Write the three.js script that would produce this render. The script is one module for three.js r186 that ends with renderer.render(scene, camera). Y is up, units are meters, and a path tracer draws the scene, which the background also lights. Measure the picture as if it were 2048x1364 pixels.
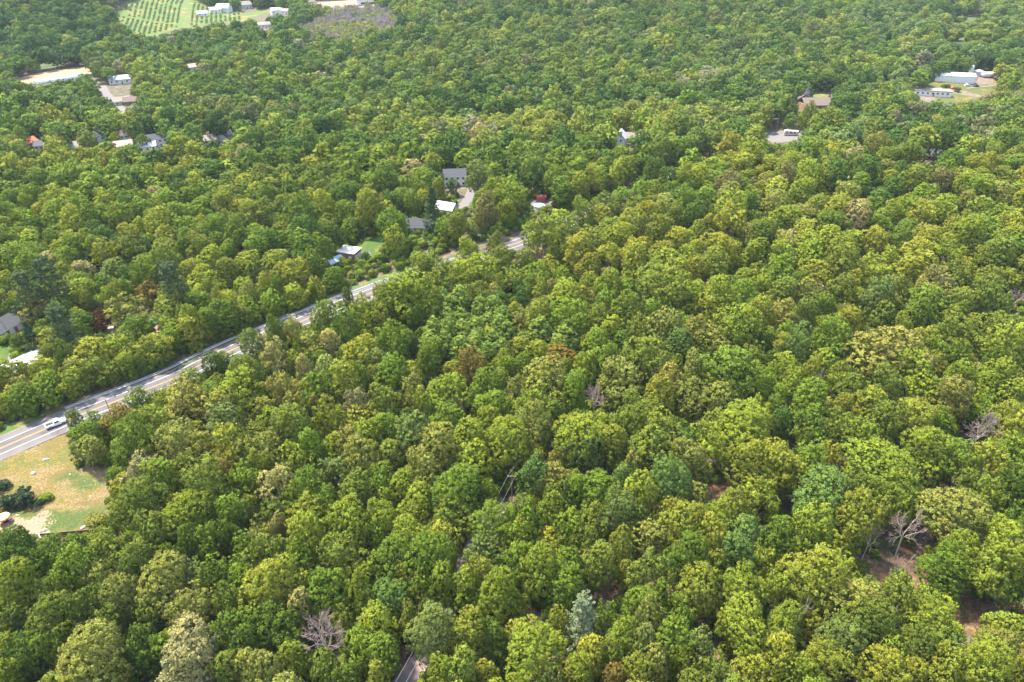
import * as THREE from 'three';
import { mergeGeometries } from 'three/addons/utils/BufferGeometryUtils.js';
import { createNoise2D } from 'simplex-noise';

// ---------------------------------------------------------------- camera, sky, sun, exposure
const scene = new THREE.Scene();
const CAM_H = 130, PITCH = THREE.MathUtils.degToRad(32.9), FOCAL = 1365;      // focal length in pixels of the 2048 x 1364 photograph
const camera = new THREE.PerspectiveCamera(2 * Math.atan(682 / FOCAL) * 180 / Math.PI, 2048 / 1364, 1, 9000);
camera.position.set(0, CAM_H, 0);
camera.rotation.x = -PITCH;
camera.updateMatrixWorld();

const SUN_FROM = new THREE.Vector3(-0.40, 1.0, -0.28).normalize();
const sun = new THREE.DirectionalLight(new THREE.Color().setRGB(1.0, 0.94, 0.79), 4.7);
sun.name = 'sun';
sun.position.copy(SUN_FROM).multiplyScalar(900).add(new THREE.Vector3(0, 0, -450));
sun.target.position.set(0, 0, -450);
sun.castShadow = true;
sun.shadow.mapSize.set(4096, 4096);
sun.shadow.radius = 10;
Object.assign(sun.shadow.camera, { left: -900, right: 900, top: 900, bottom: -900, near: 10, far: 2500 });
scene.add(sun, sun.target);

{ // a bright early-summer sky with thin high cloud, the same all round
  const w = 512, h = 256, data = new Float32Array(w * h * 4), nz = createNoise2D(mulberry(5)), n2 = createNoise2D(mulberry(6));
  for (let j = 0; j < h; j++) for (let i = 0; i < w; i++) {
    const el = (j + 0.5) / h * Math.PI - Math.PI / 2, az = i / w * Math.PI * 2, y = Math.sin(el), o = (j * w + i) * 4;
    const up = Math.max(0, y), t = Math.pow(up, 0.45);
    const cx = Math.cos(az) * Math.cos(el) / (up + 0.25), cz = Math.sin(az) * Math.cos(el) / (up + 0.25);
    let c = 0.5 + 0.5 * (nz(cx * 0.9, cz * 0.9) * 0.6 + n2(cx * 2.3, cz * 2.3) * 0.3 + nz(cx * 5, cz * 5) * 0.15);
    c = THREE.MathUtils.smoothstep(c, 0.38, 0.85) * 0.75;
    const sky = [1.0 + (0.26 - 1.0) * t, 1.08 + (0.50 - 1.08) * t, 1.18 + (1.0 - 1.18) * t], cl = [1.25, 1.25, 1.24];
    for (let k = 0; k < 3; k++) data[o + k] = sky[k] * (1 - c) + cl[k] * c;
    data[o + 3] = 1;
  }
  const tex = new THREE.DataTexture(data, w, h, THREE.RGBAFormat, THREE.FloatType);
  tex.mapping = THREE.EquirectangularReflectionMapping;
  tex.magFilter = tex.minFilter = THREE.LinearFilter;
  tex.wrapS = THREE.RepeatWrapping;
  tex.needsUpdate = true;
  scene.background = tex; scene.environment = tex;
  scene.backgroundIntensity = scene.environmentIntensity = 0.70;
}
const renderer = new THREE.WebGLRenderer({ antialias: true });
renderer.setSize(1024, 682);
renderer.toneMapping = THREE.LinearToneMapping;
renderer.toneMappingExposure = 3.25;
renderer.shadowMap.enabled = true;
scene.fog = new THREE.FogExp2(new THREE.Color().setRGB(0.70, 0.86, 1.0), 0.00005);

// ---------------------------------------------------------------- helpers
function mulberry(a) {
  return () => { a = (a + 0x6d2b79f5) | 0; let t = Math.imul(a ^ (a >>> 15), 1 | a); t = (t + Math.imul(t ^ (t >>> 7), 61 | t)) ^ t; return ((t ^ (t >>> 14)) >>> 0) / 4294967296; };
}
const V = (x, y, z) => new THREE.Vector3(x, y, z);
const lerp = THREE.MathUtils.lerp, clamp = THREE.MathUtils.clamp, sstep = THREE.MathUtils.smoothstep;
const noiseA = createNoise2D(mulberry(11)), noiseB = createNoise2D(mulberry(12));
const gauss = (a, b) => Math.exp(-(a * a + b * b));
// height of the ground: a valley floor with a wooded rise to the right and broad hills far behind
function ground(x, z) {
  const d = -z;
  let h = 17 * gauss((x - 215) / 190, (d - 310) / 95) + 36 * gauss((x - 140) / 380, (d - 1010) / 300) + 46 * gauss((x + 650) / 210, (d - 940) / 170);
  h += 26 * sstep(d, 1500, 2600) * (0.7 + 0.3 * noiseA(x / 900, d / 900));
  h += 1.3 * noiseA(x / 140 + 5, z / 140) * sstep(d, 40, 220);
  return h;
}
const cosP = Math.cos(PITCH), sinP = Math.sin(PITCH);
// where the line of sight through a point of the photograph meets the ground (or a surface «lift» metres above it)
function spot(px, py, lift = 0) {
  const dx = (px - 1024) / FOCAL, v = -(py - 682) / FOCAL, dy = v * cosP - sinP, dz = -v * sinP - cosP;
  let t = 20, dt = 4;
  const above = (s) => CAM_H + dy * s - ground(dx * s, dz * s) - lift;
  while (above(t) > 0 && t < 4000) t += dt;
  let a = t - dt, b = t;
  for (let i = 0; i < 24; i++) { const m = (a + b) / 2; if (above(m) > 0) a = m; else b = m; }
  return V(dx * b, CAM_H + dy * b - lift, dz * b);
}
function seen(x, y, z) {                                            // point in the world -> [pixel x, pixel y, depth]
  const yy = y - CAM_H, depth = -(z * cosP + yy * sinP), v = yy * cosP - z * sinP;
  return [1024 + FOCAL * x / depth, 682 - FOCAL * v / depth, depth];
}
const taken = new Map();
function numbered(name) { const n = taken.get(name) ?? 0; taken.set(name, n + 1); return n ? `${name}_${String(n).padStart(3, '0')}` : name; }
function tag(o, label, category, group, kind) {
  if (label) o.userData.label = label;
  if (category) o.userData.category = category;
  if (group) o.userData.group = group;
  if (kind) o.userData.kind = kind;
  return o;
}
function thing(name, label, category, at, turn = 0, group) {
  const o = new THREE.Group(); o.name = numbered(name); o.position.copy(at); o.rotation.y = turn; scene.add(o);
  return tag(o, label, category, group);
}
function part(name, geometry, material, parent) {
  const m = new THREE.Mesh(Array.isArray(geometry) ? mergeGeometries(geometry.map((g) => { const c = g.index ? g.toNonIndexed() : g; for (const k of Object.keys(c.attributes)) if (!['position', 'normal', 'uv'].includes(k)) c.deleteAttribute(k); return c; })) : geometry, material);
  m.name = name; m.castShadow = m.receiveShadow = true; parent.add(m);
  return m;
}
function structure(name, geometry, material, label) {
  const m = part(numbered(name), geometry, material, scene); m.userData.kind = 'structure';
  if (label) m.userData.label = label;
  return m;
}
const box = (w, h, d, x = 0, y = 0, z = 0, ry = 0) => { const g = new THREE.BoxGeometry(w, h, d); if (ry) g.rotateY(ry); return g.translate(x, y, z); };
const cyl = (r0, r1, h, x = 0, y = 0, z = 0, n = 10) => new THREE.CylinderGeometry(r1, r0, h, n).translate(x, y + h / 2, z);
function rod(a, b, r0, r1 = r0, n = 6) {                            // a tapered bar between two points
  const d = b.clone().sub(a), g = new THREE.CylinderGeometry(r1, r0, d.length(), n);
  g.applyQuaternion(new THREE.Quaternion().setFromUnitVectors(V(0, 1, 0), d.clone().normalize()));
  return g.translate((a.x + b.x) / 2, (a.y + b.y) / 2, (a.z + b.z) / 2);
}
const lin = (r, g, b) => new THREE.Color().setRGB(r, g, b);
const std = (r, g, b, rough = 0.85, extra = {}) => new THREE.MeshStandardMaterial({ color: lin(r, g, b), roughness: rough, ...extra });
function noiseMap(seed, size, f, srgb = true) {                     // a tileable texture: f(n, u, v) -> [r, g, b] from layered noise
  const d = new Uint8Array(size * size * 4), nz = createNoise2D(mulberry(seed)), n3 = createNoise2D(mulberry(seed + 1));
  const per = (u, v, k) => {                                        // seamless by blending shifted copies
    const a = (x, y) => nz(x * k, y * k), wu = u, wv = v;
    return a(u, v) * (1 - wu) * (1 - wv) + a(u - 1, v) * wu * (1 - wv) + a(u, v - 1) * (1 - wu) * wv + a(u - 1, v - 1) * wu * wv;
  };
  const rnd = mulberry(seed + 9);
  for (let j = 0; j < size; j++) for (let i = 0; i < size; i++) {
    const u = i / size, v = j / size, c = f((k) => per(u, v, k), rnd), o = (j * size + i) * 4;
    for (let k = 0; k < 3; k++) d[o + k] = clamp(c[k] * 255, 0, 255);
    d[o + 3] = 255;
  }
  const t = new THREE.DataTexture(d, size, size);
  if (srgb) t.colorSpace = THREE.SRGBColorSpace;
  t.wrapS = t.wrapT = THREE.RepeatWrapping; t.magFilter = THREE.LinearFilter; t.minFilter = THREE.LinearMipmapLinearFilter; t.generateMipmaps = true; t.needsUpdate = true;
  return t;
}
// ---------------------------------------------------------------- trees: crowns of leaf sprays gathered in clumps
class Leaves {
  constructor() { this.p = []; this.n = []; this.c = []; }
  // one leaf spray: a triangle about size metres across facing roughly g, shaded towards s, with colour c
  add(x, y, z, g, s, size, c, rnd) {
    const t = Math.abs(g.y) < 0.9 ? V(0, 1, 0).cross(g).normalize() : V(1, 0, 0).cross(g).normalize(), b = g.clone().cross(t), a0 = rnd() * 6.283;
    for (let k = 0; k < 3; k++) {
      const a = a0 + k * 2.094 + (rnd() - 0.5) * 0.7, r = size * (0.5 + 0.22 * rnd());
      const ca = Math.cos(a) * r, sa = Math.sin(a) * r;
      this.p.push(x + t.x * ca + b.x * sa, y + t.y * ca + b.y * sa, z + t.z * ca + b.z * sa);
      this.n.push(s.x, s.y, s.z); this.c.push(c[0], c[1], c[2]);
    }
  }
  geometry() {
    const g = new THREE.BufferGeometry();
    g.setAttribute('position', new THREE.BufferAttribute(new Float32Array(this.p), 3));
    g.setAttribute('normal', new THREE.BufferAttribute(new Float32Array(this.n), 3));
    g.setAttribute('color', new THREE.BufferAttribute(new Float32Array(this.c), 3));
    return g;
  }
}
const unit = (rnd) => { const y = rnd() * 2 - 1, a = rnd() * 6.283, r = Math.sqrt(1 - y * y); return V(r * Math.cos(a), y, r * Math.sin(a)); };
// lobes: ellipsoids {c, r}; clumps sit on their outer surface, leaf sprays on every clump
function crownGeometry({ seed, lobes, clump, nClump, nLeaf, leaf, low = -0.45, gap = 0.6, fill = 0.1, spread = 0.6, grain = 0.32, jitter = 0.26 }) {
  const rnd = mulberry(seed), L = new Leaves(), clumps = [], weights = lobes.map((l) => l.r.x * l.r.y + l.r.x * l.r.x);
  for (const l of lobes) { l.tone = 0.88 + 0.24 * rnd(); l.warm = (rnd() - 0.45) * 0.5; }
  const total = weights.reduce((a, b) => a + b, 0);
  const pick = () => { let w = rnd() * total; for (let i = 0; i < lobes.length; i++) { w -= weights[i]; if (w <= 0) return lobes[i]; } return lobes[0]; };
  const inside = (p, l, k) => { const x = (p.x - l.c.x) / l.r.x, y = (p.y - l.c.y) / l.r.y, z = (p.z - l.c.z) / l.r.z; return x * x + y * y + z * z < k * k; };
  for (let tries = 0; tries < nClump * 60 && clumps.length < nClump; tries++) {
    const l = pick(), d = unit(rnd);
    if (d.y < low) continue;
    const k = 0.9 + rnd() * 0.16, p = V(l.c.x + d.x * l.r.x * k, l.c.y + d.y * l.r.y * k, l.c.z + d.z * l.r.z * k);
    if (lobes.some((o) => o !== l && inside(p, o, 0.88))) continue;
    const r = clump * (0.55 + 1.0 * rnd() ** 1.6);
    if (clumps.some((q) => q.p.distanceToSquared(p) < (gap * (q.r + r)) ** 2)) continue;
    const n = V(d.x / l.r.x, d.y / l.r.y, d.z / l.r.z).normalize();
    clumps.push({ p, r, n, l });
  }
  for (const { p, r, n, l } of clumps) {
    const tone = l.tone * (0.84 + 0.34 * rnd()), warm = rnd() * rnd() * 0.5 + l.warm, count = Math.round(nLeaf * (r / clump) ** 1.6 * (0.75 + 0.5 * rnd()));
    for (let i = 0; i < count; i++) {
      const d = unit(rnd).addScaledVector(n, 0.75).add(V(0, 0.3, 0)).normalize(), k = r * (0.45 + 0.62 * Math.sqrt(rnd())) * (rnd() < 0.22 ? 1.2 + 0.5 * rnd() : 1);
      const g = d.clone().addScaledVector(unit(rnd), spread).normalize();
      if (g.dot(d) < 0) g.negate();
      const s = d.clone().multiplyScalar(0.42).addScaledVector(n, 0.45).addScaledVector(g, grain).normalize(), f = tone * (1 - jitter / 2 + jitter * rnd()), y = warm * (0.5 + rnd());
      L.add(p.x + d.x * k, p.y + d.y * k * 0.85, p.z + d.z * k, g, s, leaf * (0.7 + 0.6 * rnd()), [f * (1 + 0.35 * y), f * (1 + 0.12 * y), f * (1 - 0.3 * y)], rnd);
    }
  }
  const inner = Math.round(L.p.length / 9 * fill);                  // sparser sprays within the crown
  for (let i = 0; i < inner; i++) {
    const l = pick(), d = unit(rnd), k = 0.25 + 0.55 * rnd(), g = unit(rnd), f = 0.8 + 0.3 * rnd();
    if (g.y < 0) g.negate();
    L.add(l.c.x + d.x * l.r.x * k, l.c.y + d.y * l.r.y * k, l.c.z + d.z * l.r.z * k, g, g, leaf * 1.9, [f, f, f], rnd);
  }
  return L.geometry();
}
function lobesFor(kind, seed) {
  const rnd = mulberry(seed), out = [], E = (x, y, z, rx, ry, rz = rx) => out.push({ c: V(x, y, z), r: V(rx, ry, rz) });
  const ring = (n, dist, y, r, ry, j = 0.45) => { const a0 = rnd() * 6.283; for (let i = 0; i < n; i++) { const a = a0 + (i + (rnd() - 0.5) * 0.7) / n * 6.283, q = dist * (0.78 + 0.44 * rnd()), s = 1 - 0.6 * j + 1.2 * j * rnd(); if (n > 3 && rnd() < 0.14) continue; E(Math.cos(a) * q, y + (rnd() - 0.5) * 3.0, Math.sin(a) * q, r * s, ry * s); } };
  if (kind === 'oak') { E(0, 11, 0, 3.9, 4.4); ring(6, 3.6, 10, 2.7, 2.6); ring(3, 2.0, 13.2, 2.5, 2.2); ring(6, 3.5, 6.8, 2.4, 2.4); E(0, 7, 0, 3, 3); }
  if (kind === 'maple') { E(0, 10.5, 0, 4.6, 5.4); ring(6, 2.7, 9.6, 2.8, 3.4, 0.42); ring(3, 1.6, 13.2, 2.5, 2.5, 0.3); ring(6, 2.9, 6.2, 2.4, 2.6); }
  if (kind === 'tall') { E((rnd() - 0.5), 11, (rnd() - 0.5), 2.7, 5.8); ring(3, 2.3, 9.5, 2.4, 3.0, 0.5); ring(3, 1.8, 13.6, 2.0, 2.4, 0.5); ring(4, 2.4, 6.2, 1.9, 2.2, 0.4); }
  if (kind === 'poplar') { E(0, 9.6, 0, 2.7, 5.8); E(0, 13.8, 0, 1.3, 3.0); ring(5, 1.9, 7.6, 1.6, 2.4, 0.4); ring(4, 1.3, 11.2, 1.3, 2.0, 0.3); }
  if (kind === 'loose') { E(0, 11.5, 0, 2.2, 3.5); ring(7, 4.2, 10.6, 2.0, 1.7, 0.5); ring(5, 2.6, 13.6, 1.9, 1.5, 0.5); ring(5, 4.0, 7.8, 1.7, 1.3, 0.5); }
  if (kind !== 'bush' && kind !== 'poplar') { // leaders that break the dome, and a lean
    for (let i = 0; i < 4; i++) { const a = rnd() * 6.283, q = (kind === 'tall' ? 1.6 : 3.2) * Math.sqrt(rnd()), r = 0.9 + 0.9 * rnd(); E(Math.cos(a) * q, 13.2 + 2.4 * rnd() - q * 0.45, Math.sin(a) * q, r, r * (1 + 0.5 * rnd())); }
    const lx = (rnd() - 0.5) * 0.22, lz = (rnd() - 0.5) * 0.22; for (const l of out) { l.c.x += lx * (l.c.y - 8); l.c.z += lz * (l.c.y - 8); l.r.multiply(V(0.9 + 0.2 * rnd(), 0.9 + 0.25 * rnd(), 0.9 + 0.2 * rnd())); }
  }
  if (kind === 'bush') { E(0, 1.5, 0, 1.6, 1.5); ring(4, 1.2, 1.1, 1.1, 1.1, 0.4); }
  return out;
}
function limbsGeometry(kind, seed, height, r0, reach) {             // a tapered trunk with limbs
  const rnd = mulberry(seed), parts = [], bend = V((rnd() - 0.5) * 0.8, 0, (rnd() - 0.5) * 0.8), at = (t) => V(bend.x * t * t, height * t - 0.6, bend.z * t * t);
  for (let i = 0; i < 5; i++) parts.push(rod(at(i / 5), at((i + 1) / 5 + 0.01), r0 * (1 - i * 0.17) + (i ? 0 : r0 * 0.2), r0 * (1 - (i + 1) * 0.17), 7));
  for (let i = 0; i < 8; i++) {
    const t = 0.35 + 0.55 * rnd(), a = at(t), an = i * 2.4 + rnd(), len = reach * (1.15 - t * 0.6) * (0.7 + 0.4 * rnd()), mid = a.clone().add(V(Math.cos(an) * len * 0.5, len * 0.28, Math.sin(an) * len * 0.5)), b = mid.clone().add(V(Math.cos(an + 0.3) * len * 0.5, len * 0.45, Math.sin(an + 0.3) * len * 0.5));
    parts.push(rod(a, mid, r0 * (0.5 - 0.3 * t), r0 * (0.34 - 0.2 * t), 5), rod(mid, b, r0 * (0.34 - 0.2 * t), 0.03, 5));
  }
  return mergeGeometries(parts.map((g) => g.toNonIndexed()));
}
function bareGeometry(seed, height, levels = 5, spreadA = 0.55, r0 = 0.19) {     // leafless branching: [limbs, twigs]
  const rnd = mulberry(seed), limbs = [], twigs = [];
  const grow = (a, dir, len, r, lv) => {
    const kinked = dir.clone().addScaledVector(unit(rnd), 0.28).normalize(), m = a.clone().addScaledVector(dir, len * 0.5), b = m.clone().addScaledVector(kinked, len * 0.5), n = lv > 2 ? 5 : lv > 1 ? 4 : 3, to = lv > 1 ? limbs : twigs;
    to.push(rod(a, m, r, r * 0.8, n)); if (lv > 0) to.push(rod(m, b, r * 0.8, r * 0.6, n));
    if (lv <= 0) return;
    const kids = lv > 2 ? 3 : lv === 2 ? 4 : 6;
    for (let i = 0; i < kids; i++) {
      const d = kinked.clone().addScaledVector(unit(rnd), spreadA + 0.35 * rnd()).add(V(0, 0.16, 0)).normalize(), from = i ? a.clone().lerp(b, 0.35 + 0.6 * rnd()) : b;
      grow(from, d, len * (0.6 + 0.3 * rnd()), Math.max(0.026, r * (i ? 0.5 : 0.62)), lv - 1);
    }
  };
  const top = V((rnd() - 0.5) * 0.9, height * 0.44, (rnd() - 0.5) * 0.9);
  limbs.push(rod(V(0, -0.6, 0), top.clone().multiplyScalar(0.5), r0 * 1.35, r0 * 1.1, 7), rod(top.clone().multiplyScalar(0.5), top, r0 * 1.1, r0, 7));
  const n0 = levels > 3 ? 5 : 4;
  for (let i = 0; i < n0; i++) { const a = i * 6.283 / n0 + rnd(); grow(top.clone().multiplyScalar(0.74 + 0.26 * rnd()), V(Math.cos(a) * 0.62, 0.85, Math.sin(a) * 0.62).normalize(), height * 0.19, r0 * 0.62, levels - 1); }
  return [limbs, twigs].map((p) => mergeGeometries(p.map((g) => g.toNonIndexed())));
}
function pineGeometry(seed, height, reach, { flat = 0.3, leaf = 0.5, taper = 0.9, n = 15, base = 0.22 } = {}) {   // whorls of plumed boughs
  const rnd = mulberry(seed), L = new Leaves();
  for (let w = 0; w < n; w++) {
    const t = w / (n - 1), y = height * lerp(base, 0.97, t), R = reach * Math.pow(1 - t * taper, 0.75) * (0.8 + 0.35 * rnd()), k = 5 + Math.floor(rnd() * 2), a0 = rnd() * 6.283;
    for (let i = 0; i < k; i++) {
      const an = a0 + (i + (rnd() - 0.5) * 0.5) / k * 6.283, len = R * (0.7 + 0.45 * rnd()), tone = 0.8 + 0.4 * rnd();
      for (let j = 0; j < 34; j++) {
        const q = 0.12 + 0.9 * Math.sqrt(rnd()), side = (rnd() - 0.5) * 1.5 * (0.35 + 0.5 * Math.sin(q * 2.6)) , x = Math.cos(an) * len * q - Math.sin(an) * side, z = Math.sin(an) * len * q + Math.cos(an) * side, yy = y + len * q * 0.16 + (rnd() - 0.3) * flat * 1.6;
        const g = V(Math.cos(an) * 0.35, 0.9, Math.sin(an) * 0.35).addScaledVector(unit(rnd), 0.8).normalize(), f = tone * (0.8 + 0.4 * rnd());
        if (g.y < 0) g.negate();
        L.add(x, yy, z, g, g, leaf * (0.7 + 0.6 * rnd()), [f, f, f], rnd);
      }
    }
  }
  return L.geometry();
}
// the two or three forms of each kind, 17 m tall or so before they are scaled; «radius» is that of the crown, «mid» the height of its centre
const FORM = {};
function addForm(kind, name, radius, mid, crowns, trunks) { FORM[kind] = { name, radius, mid, crowns, trunks }; }
{
  const C = (kind, seed, o) => crownGeometry({ seed: seed * 7 + 3, lobes: lobesFor(kind, seed), clump: 0.52, nClump: 360, nLeaf: 36, leaf: 0.3, low: -0.7, ...o });
  const D = (kind, seed, o) => crownGeometry({ seed: seed * 7 + 3, lobes: lobesFor(kind, seed), clump: 0.6, nClump: 250, nLeaf: 20, leaf: 0.47, low: -0.6, ...o });
  const T = (kind, seeds, h, r, reach) => seeds.map((s) => limbsGeometry(kind, s, h, r, reach));
  const both = (kind, name, shape, radius, mid, seeds, fine, plain, trunks) => { addForm(kind, name, radius, mid, seeds.map((s) => D(shape, s, plain)), trunks); addForm('fine_' + kind, name, radius, mid, seeds.map((s) => C(shape, s, fine)), trunks); };
  both('o', 'broadleaf_tree', 'oak', 6.2, 10.4, [1, 2, 3, 4, 41], {}, {}, T('oak', [1, 2], 13, 0.3, 4.5));
  both('m', 'broadleaf_tree', 'maple', 5.6, 10.2, [5, 6, 7, 42], { clump: 0.5 }, {}, T('maple', [3, 4], 13, 0.28, 4));
  both('t', 'broadleaf_tree', 'tall', 4.6, 10.4, [8, 9, 10], { nClump: 300, nLeaf: 34 }, { nClump: 210 }, T('tall', [5, 6], 14, 0.25, 3));
  both('l', 'broadleaf_tree', 'loose', 5.9, 10.6, [13, 14, 15, 43], { nClump: 300, gap: 0.46, spread: 0.9, leaf: 0.28, fill: 0.06 }, { nClump: 215, gap: 0.46, spread: 0.9, leaf: 0.43, fill: 0.06 }, T('loose', [8, 9], 14, 0.26, 5));
  addForm('p', 'broadleaf_tree', 3.6, 10.2, [11, 12].map((s) => D('poplar', s, { nClump: 120, clump: 0.6, leaf: 0.5 })), T('tall', [7], 14, 0.2, 2));
  addForm('b', 'shrub', 2.2, 1.5, [16, 17].map((s) => C('bush', s, { nClump: 60, clump: 0.5, nLeaf: 22, leaf: 0.36, low: -0.1 })), [10].map((s) => rod(V(0, -0.3, 0), V(0, 1.2, 0), 0.08, 0.04, 5)));
  addForm('w', 'pine_tree', 4.8, 10.5, [18, 19].map((s) => pineGeometry(s, 18, 5.0, { taper: 0.72 })), [11].map((s) => limbsGeometry('tall', s, 16, 0.28, 2)));
  addForm('k', 'spruce_tree', 3.6, 7.5, [20].map((s) => pineGeometry(s, 15, 3.9, { taper: 0.97, base: 0.06, n: 19, flat: 0.2, leaf: 0.42 })), [12].map((s) => rod(V(0, -0.5, 0), V(0, 14, 0), 0.2, 0.03, 6)));
  addForm('d', 'bare_tree', 4.6, 9.5, [], [21, 22, 23].map((s) => bareGeometry(s, 15)));
}
// lighter crowns for the many trees of the wood further off
const farC = (kind, seed, o) => crownGeometry({ seed: seed * 5 + 1, lobes: lobesFor(kind, seed), clump: 0.9, nClump: 120, nLeaf: 20, leaf: 0.78, fill: 0.08, grain: 0.12, jitter: 0.2, spread: 0.4, low: -0.6, ...o });
const FAR = [
  { radius: 6.2, crown: farC('oak', 31) }, { radius: 6.2, crown: farC('oak', 32) }, { radius: 6.2, crown: farC('oak', 33) }, { radius: 5.6, crown: farC('maple', 34) }, { radius: 5.6, crown: farC('maple', 35) },
  { radius: 4.6, crown: farC('tall', 36) }, { radius: 4.6, crown: farC('tall', 37) }, { radius: 5.9, crown: farC('loose', 38, { clump: 0.95, leaf: 0.85 }) }, { radius: 3.6, crown: farC('poplar', 39, { nClump: 60, clump: 0.9, leaf: 0.85 }) },
];
const leafMat = (c) => new THREE.MeshPhysicalMaterial({ color: c, roughness: 1, specularIntensity: 0.12, transmission: 0.18, thickness: 0, vertexColors: true, side: THREE.DoubleSide });
// base colours of foliage
const TONE = {
  deep: [0.056, 0.098, 0.015], mid: [0.092, 0.138, 0.017], fresh: [0.117, 0.172, 0.018], lime: [0.168, 0.208, 0.022], yellow: [0.198, 0.212, 0.026], olive: [0.126, 0.158, 0.023], khaki: [0.182, 0.192, 0.040],
  pale: [0.305, 0.276, 0.085], grey: [0.124, 0.160, 0.040], blue: [0.098, 0.158, 0.034], rust: [0.196, 0.136, 0.030], gold: [0.270, 0.165, 0.018], maroon: [0.108, 0.037, 0.020], silver: [0.205, 0.232, 0.115], pine: [0.068, 0.096, 0.038],
};
const BARK = std(0.10, 0.075, 0.055, 0.95), BARE = std(0.40, 0.335, 0.30, 0.9), BAREDARK = std(0.27, 0.195, 0.175, 0.95);

for (const f of Object.values(FORM)) if (f.name === 'bare_tree') f.trunks.forEach(([l, t]) => { t.computeBoundingBox(); const b = t.boundingBox, k = 9.6 / ((b.max.x - b.min.x + b.max.z - b.min.z) / 2); for (const g of [l, t]) g.scale(k, 16.5 / b.max.y, k); });
// trees at the edge of the open ground wear their crowns down to the grass
for (const k of ['o', 'm', 't', 'l']) { const f = FORM[k], drop = 4.4; FORM['low_' + k] = { ...f, mid: f.mid - drop, crowns: f.crowns.slice(0, 2).map((g) => g.clone().translate(0, -drop, 0)), trunks: f.trunks.slice(0, 1).map((g) => g.clone().scale(1, 0.68, 1)) }; }
// ---------------------------------------------------------------- the ground and what lies on it
const fract = (x) => x - Math.floor(x);
const LITTER = noiseMap(41, 512, (n, r) => { const a = n(3), b = n(11), c = n(34), k = 0.42 + 0.10 * a + 0.10 * b + 0.12 * c + 0.12 * (r() - 0.5), g = sstep(n(5) + 0.5 * n(17), -0.15, 0.5) * 0.8; return [k * (0.86 - g * 0.42), k * (0.70 - g * 0.02), k * (0.58 - g * 0.3)]; });
const GRASS = noiseMap(51, 512, (n, r) => { const dry = sstep(n(2.2) * 0.8 + 0.45 * n(6) + 0.35 * n(19), -0.15, 0.75), k = 0.88 + 0.12 * n(27) + 0.16 * (r() - 0.5); return [k * lerp(0.38, 0.66, dry), k * lerp(0.46, 0.53, dry), k * lerp(0.13, 0.24, dry)]; });
const DIRT = noiseMap(61, 256, (n, r) => { const k = 0.72 + 0.10 * n(4) + 0.10 * n(13) + 0.12 * (r() - 0.5); return [k * 1.0, k * 0.84, k * 0.72]; });
const ASPHALT = noiseMap(71, 256, (n, r) => { const k = 0.50 + 0.03 * n(5) + 0.035 * n(20) + 0.05 * (r() - 0.5); return [k * 1.02, k * 0.98, k * 0.96]; });
const rep = (t, m) => { const c = t.clone(); c.repeat.set(1 / m, 1 / m); c.needsUpdate = true; return c; };
const textured = (t, m, extra = {}) => new THREE.MeshStandardMaterial({ map: rep(t, m), roughness: 0.95, ...extra });
const M = {
  litter: textured(LITTER, 26), grass: textured(GRASS, 46, { color: lin(0.70, 0.56, 0.54) }), lawn: textured(GRASS, 30, { color: lin(0.42, 0.58, 0.36) }), dirt: textured(DIRT, 12, { color: lin(0.40, 0.37, 0.35) }), tan: textured(DIRT, 40, { color: lin(0.62, 0.58, 0.44) }), asphalt: textured(ASPHALT, 9, { color: lin(0.62, 0.60, 0.61) }), lane: textured(ASPHALT, 9, { color: lin(1.3, 1.03, 0.95) }),
  yard: textured(DIRT, 20, { color: lin(0.30, 0.32, 0.34) }), bank: textured(LITTER, 9, { color: lin(1.55, 1.1, 1.0) }), field: textured(GRASS, 70, { color: lin(0.72, 0.78, 0.95) }), meadow: textured(GRASS, 60, { color: lin(0.36, 0.46, 0.55) }),
  white: std(0.62, 0.61, 0.59, 0.7), line: std(0.40, 0.39, 0.385, 0.85), yellow: std(0.42, 0.22, 0.035, 0.8), steel: std(0.34, 0.35, 0.36, 0.6, { metalness: 0.2 }), wood: std(0.17, 0.11, 0.075, 0.9), polewood: std(0.24, 0.19, 0.15, 0.9), wire: std(0.25, 0.25, 0.25, 0.6),
  glass: std(0.03, 0.04, 0.05, 0.12), rubber: std(0.02, 0.02, 0.02, 0.8), rock: std(0.46, 0.42, 0.37, 0.9), roofdark: std(0.050, 0.052, 0.058, 0.95), roofgrey: std(0.085, 0.088, 0.098, 0.95), roofbrown: std(0.13, 0.095, 0.08, 0.9), roofpink: std(0.28, 0.21, 0.185, 0.9), roofred: std(0.45, 0.10, 0.05, 0.85),
  rooftan: std(0.22, 0.185, 0.16, 0.9), wallbeige: std(0.50, 0.45, 0.36, 0.85), wallgrey: std(0.40, 0.42, 0.44, 0.85), brick: std(0.30, 0.15, 0.11, 0.9), metalroof: std(0.34, 0.36, 0.39, 0.6), orange: std(0.72, 0.20, 0.05, 0.7), canvas: std(0.72, 0.50, 0.30, 0.8), red: std(0.42, 0.05, 0.035, 0.5), teal: std(0.06, 0.20, 0.21, 0.3), blue: std(0.10, 0.30, 0.55, 0.5), pool: std(0.20, 0.50, 0.68, 0.2), maroonwall: std(0.22, 0.10, 0.085, 0.9),
};
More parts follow.
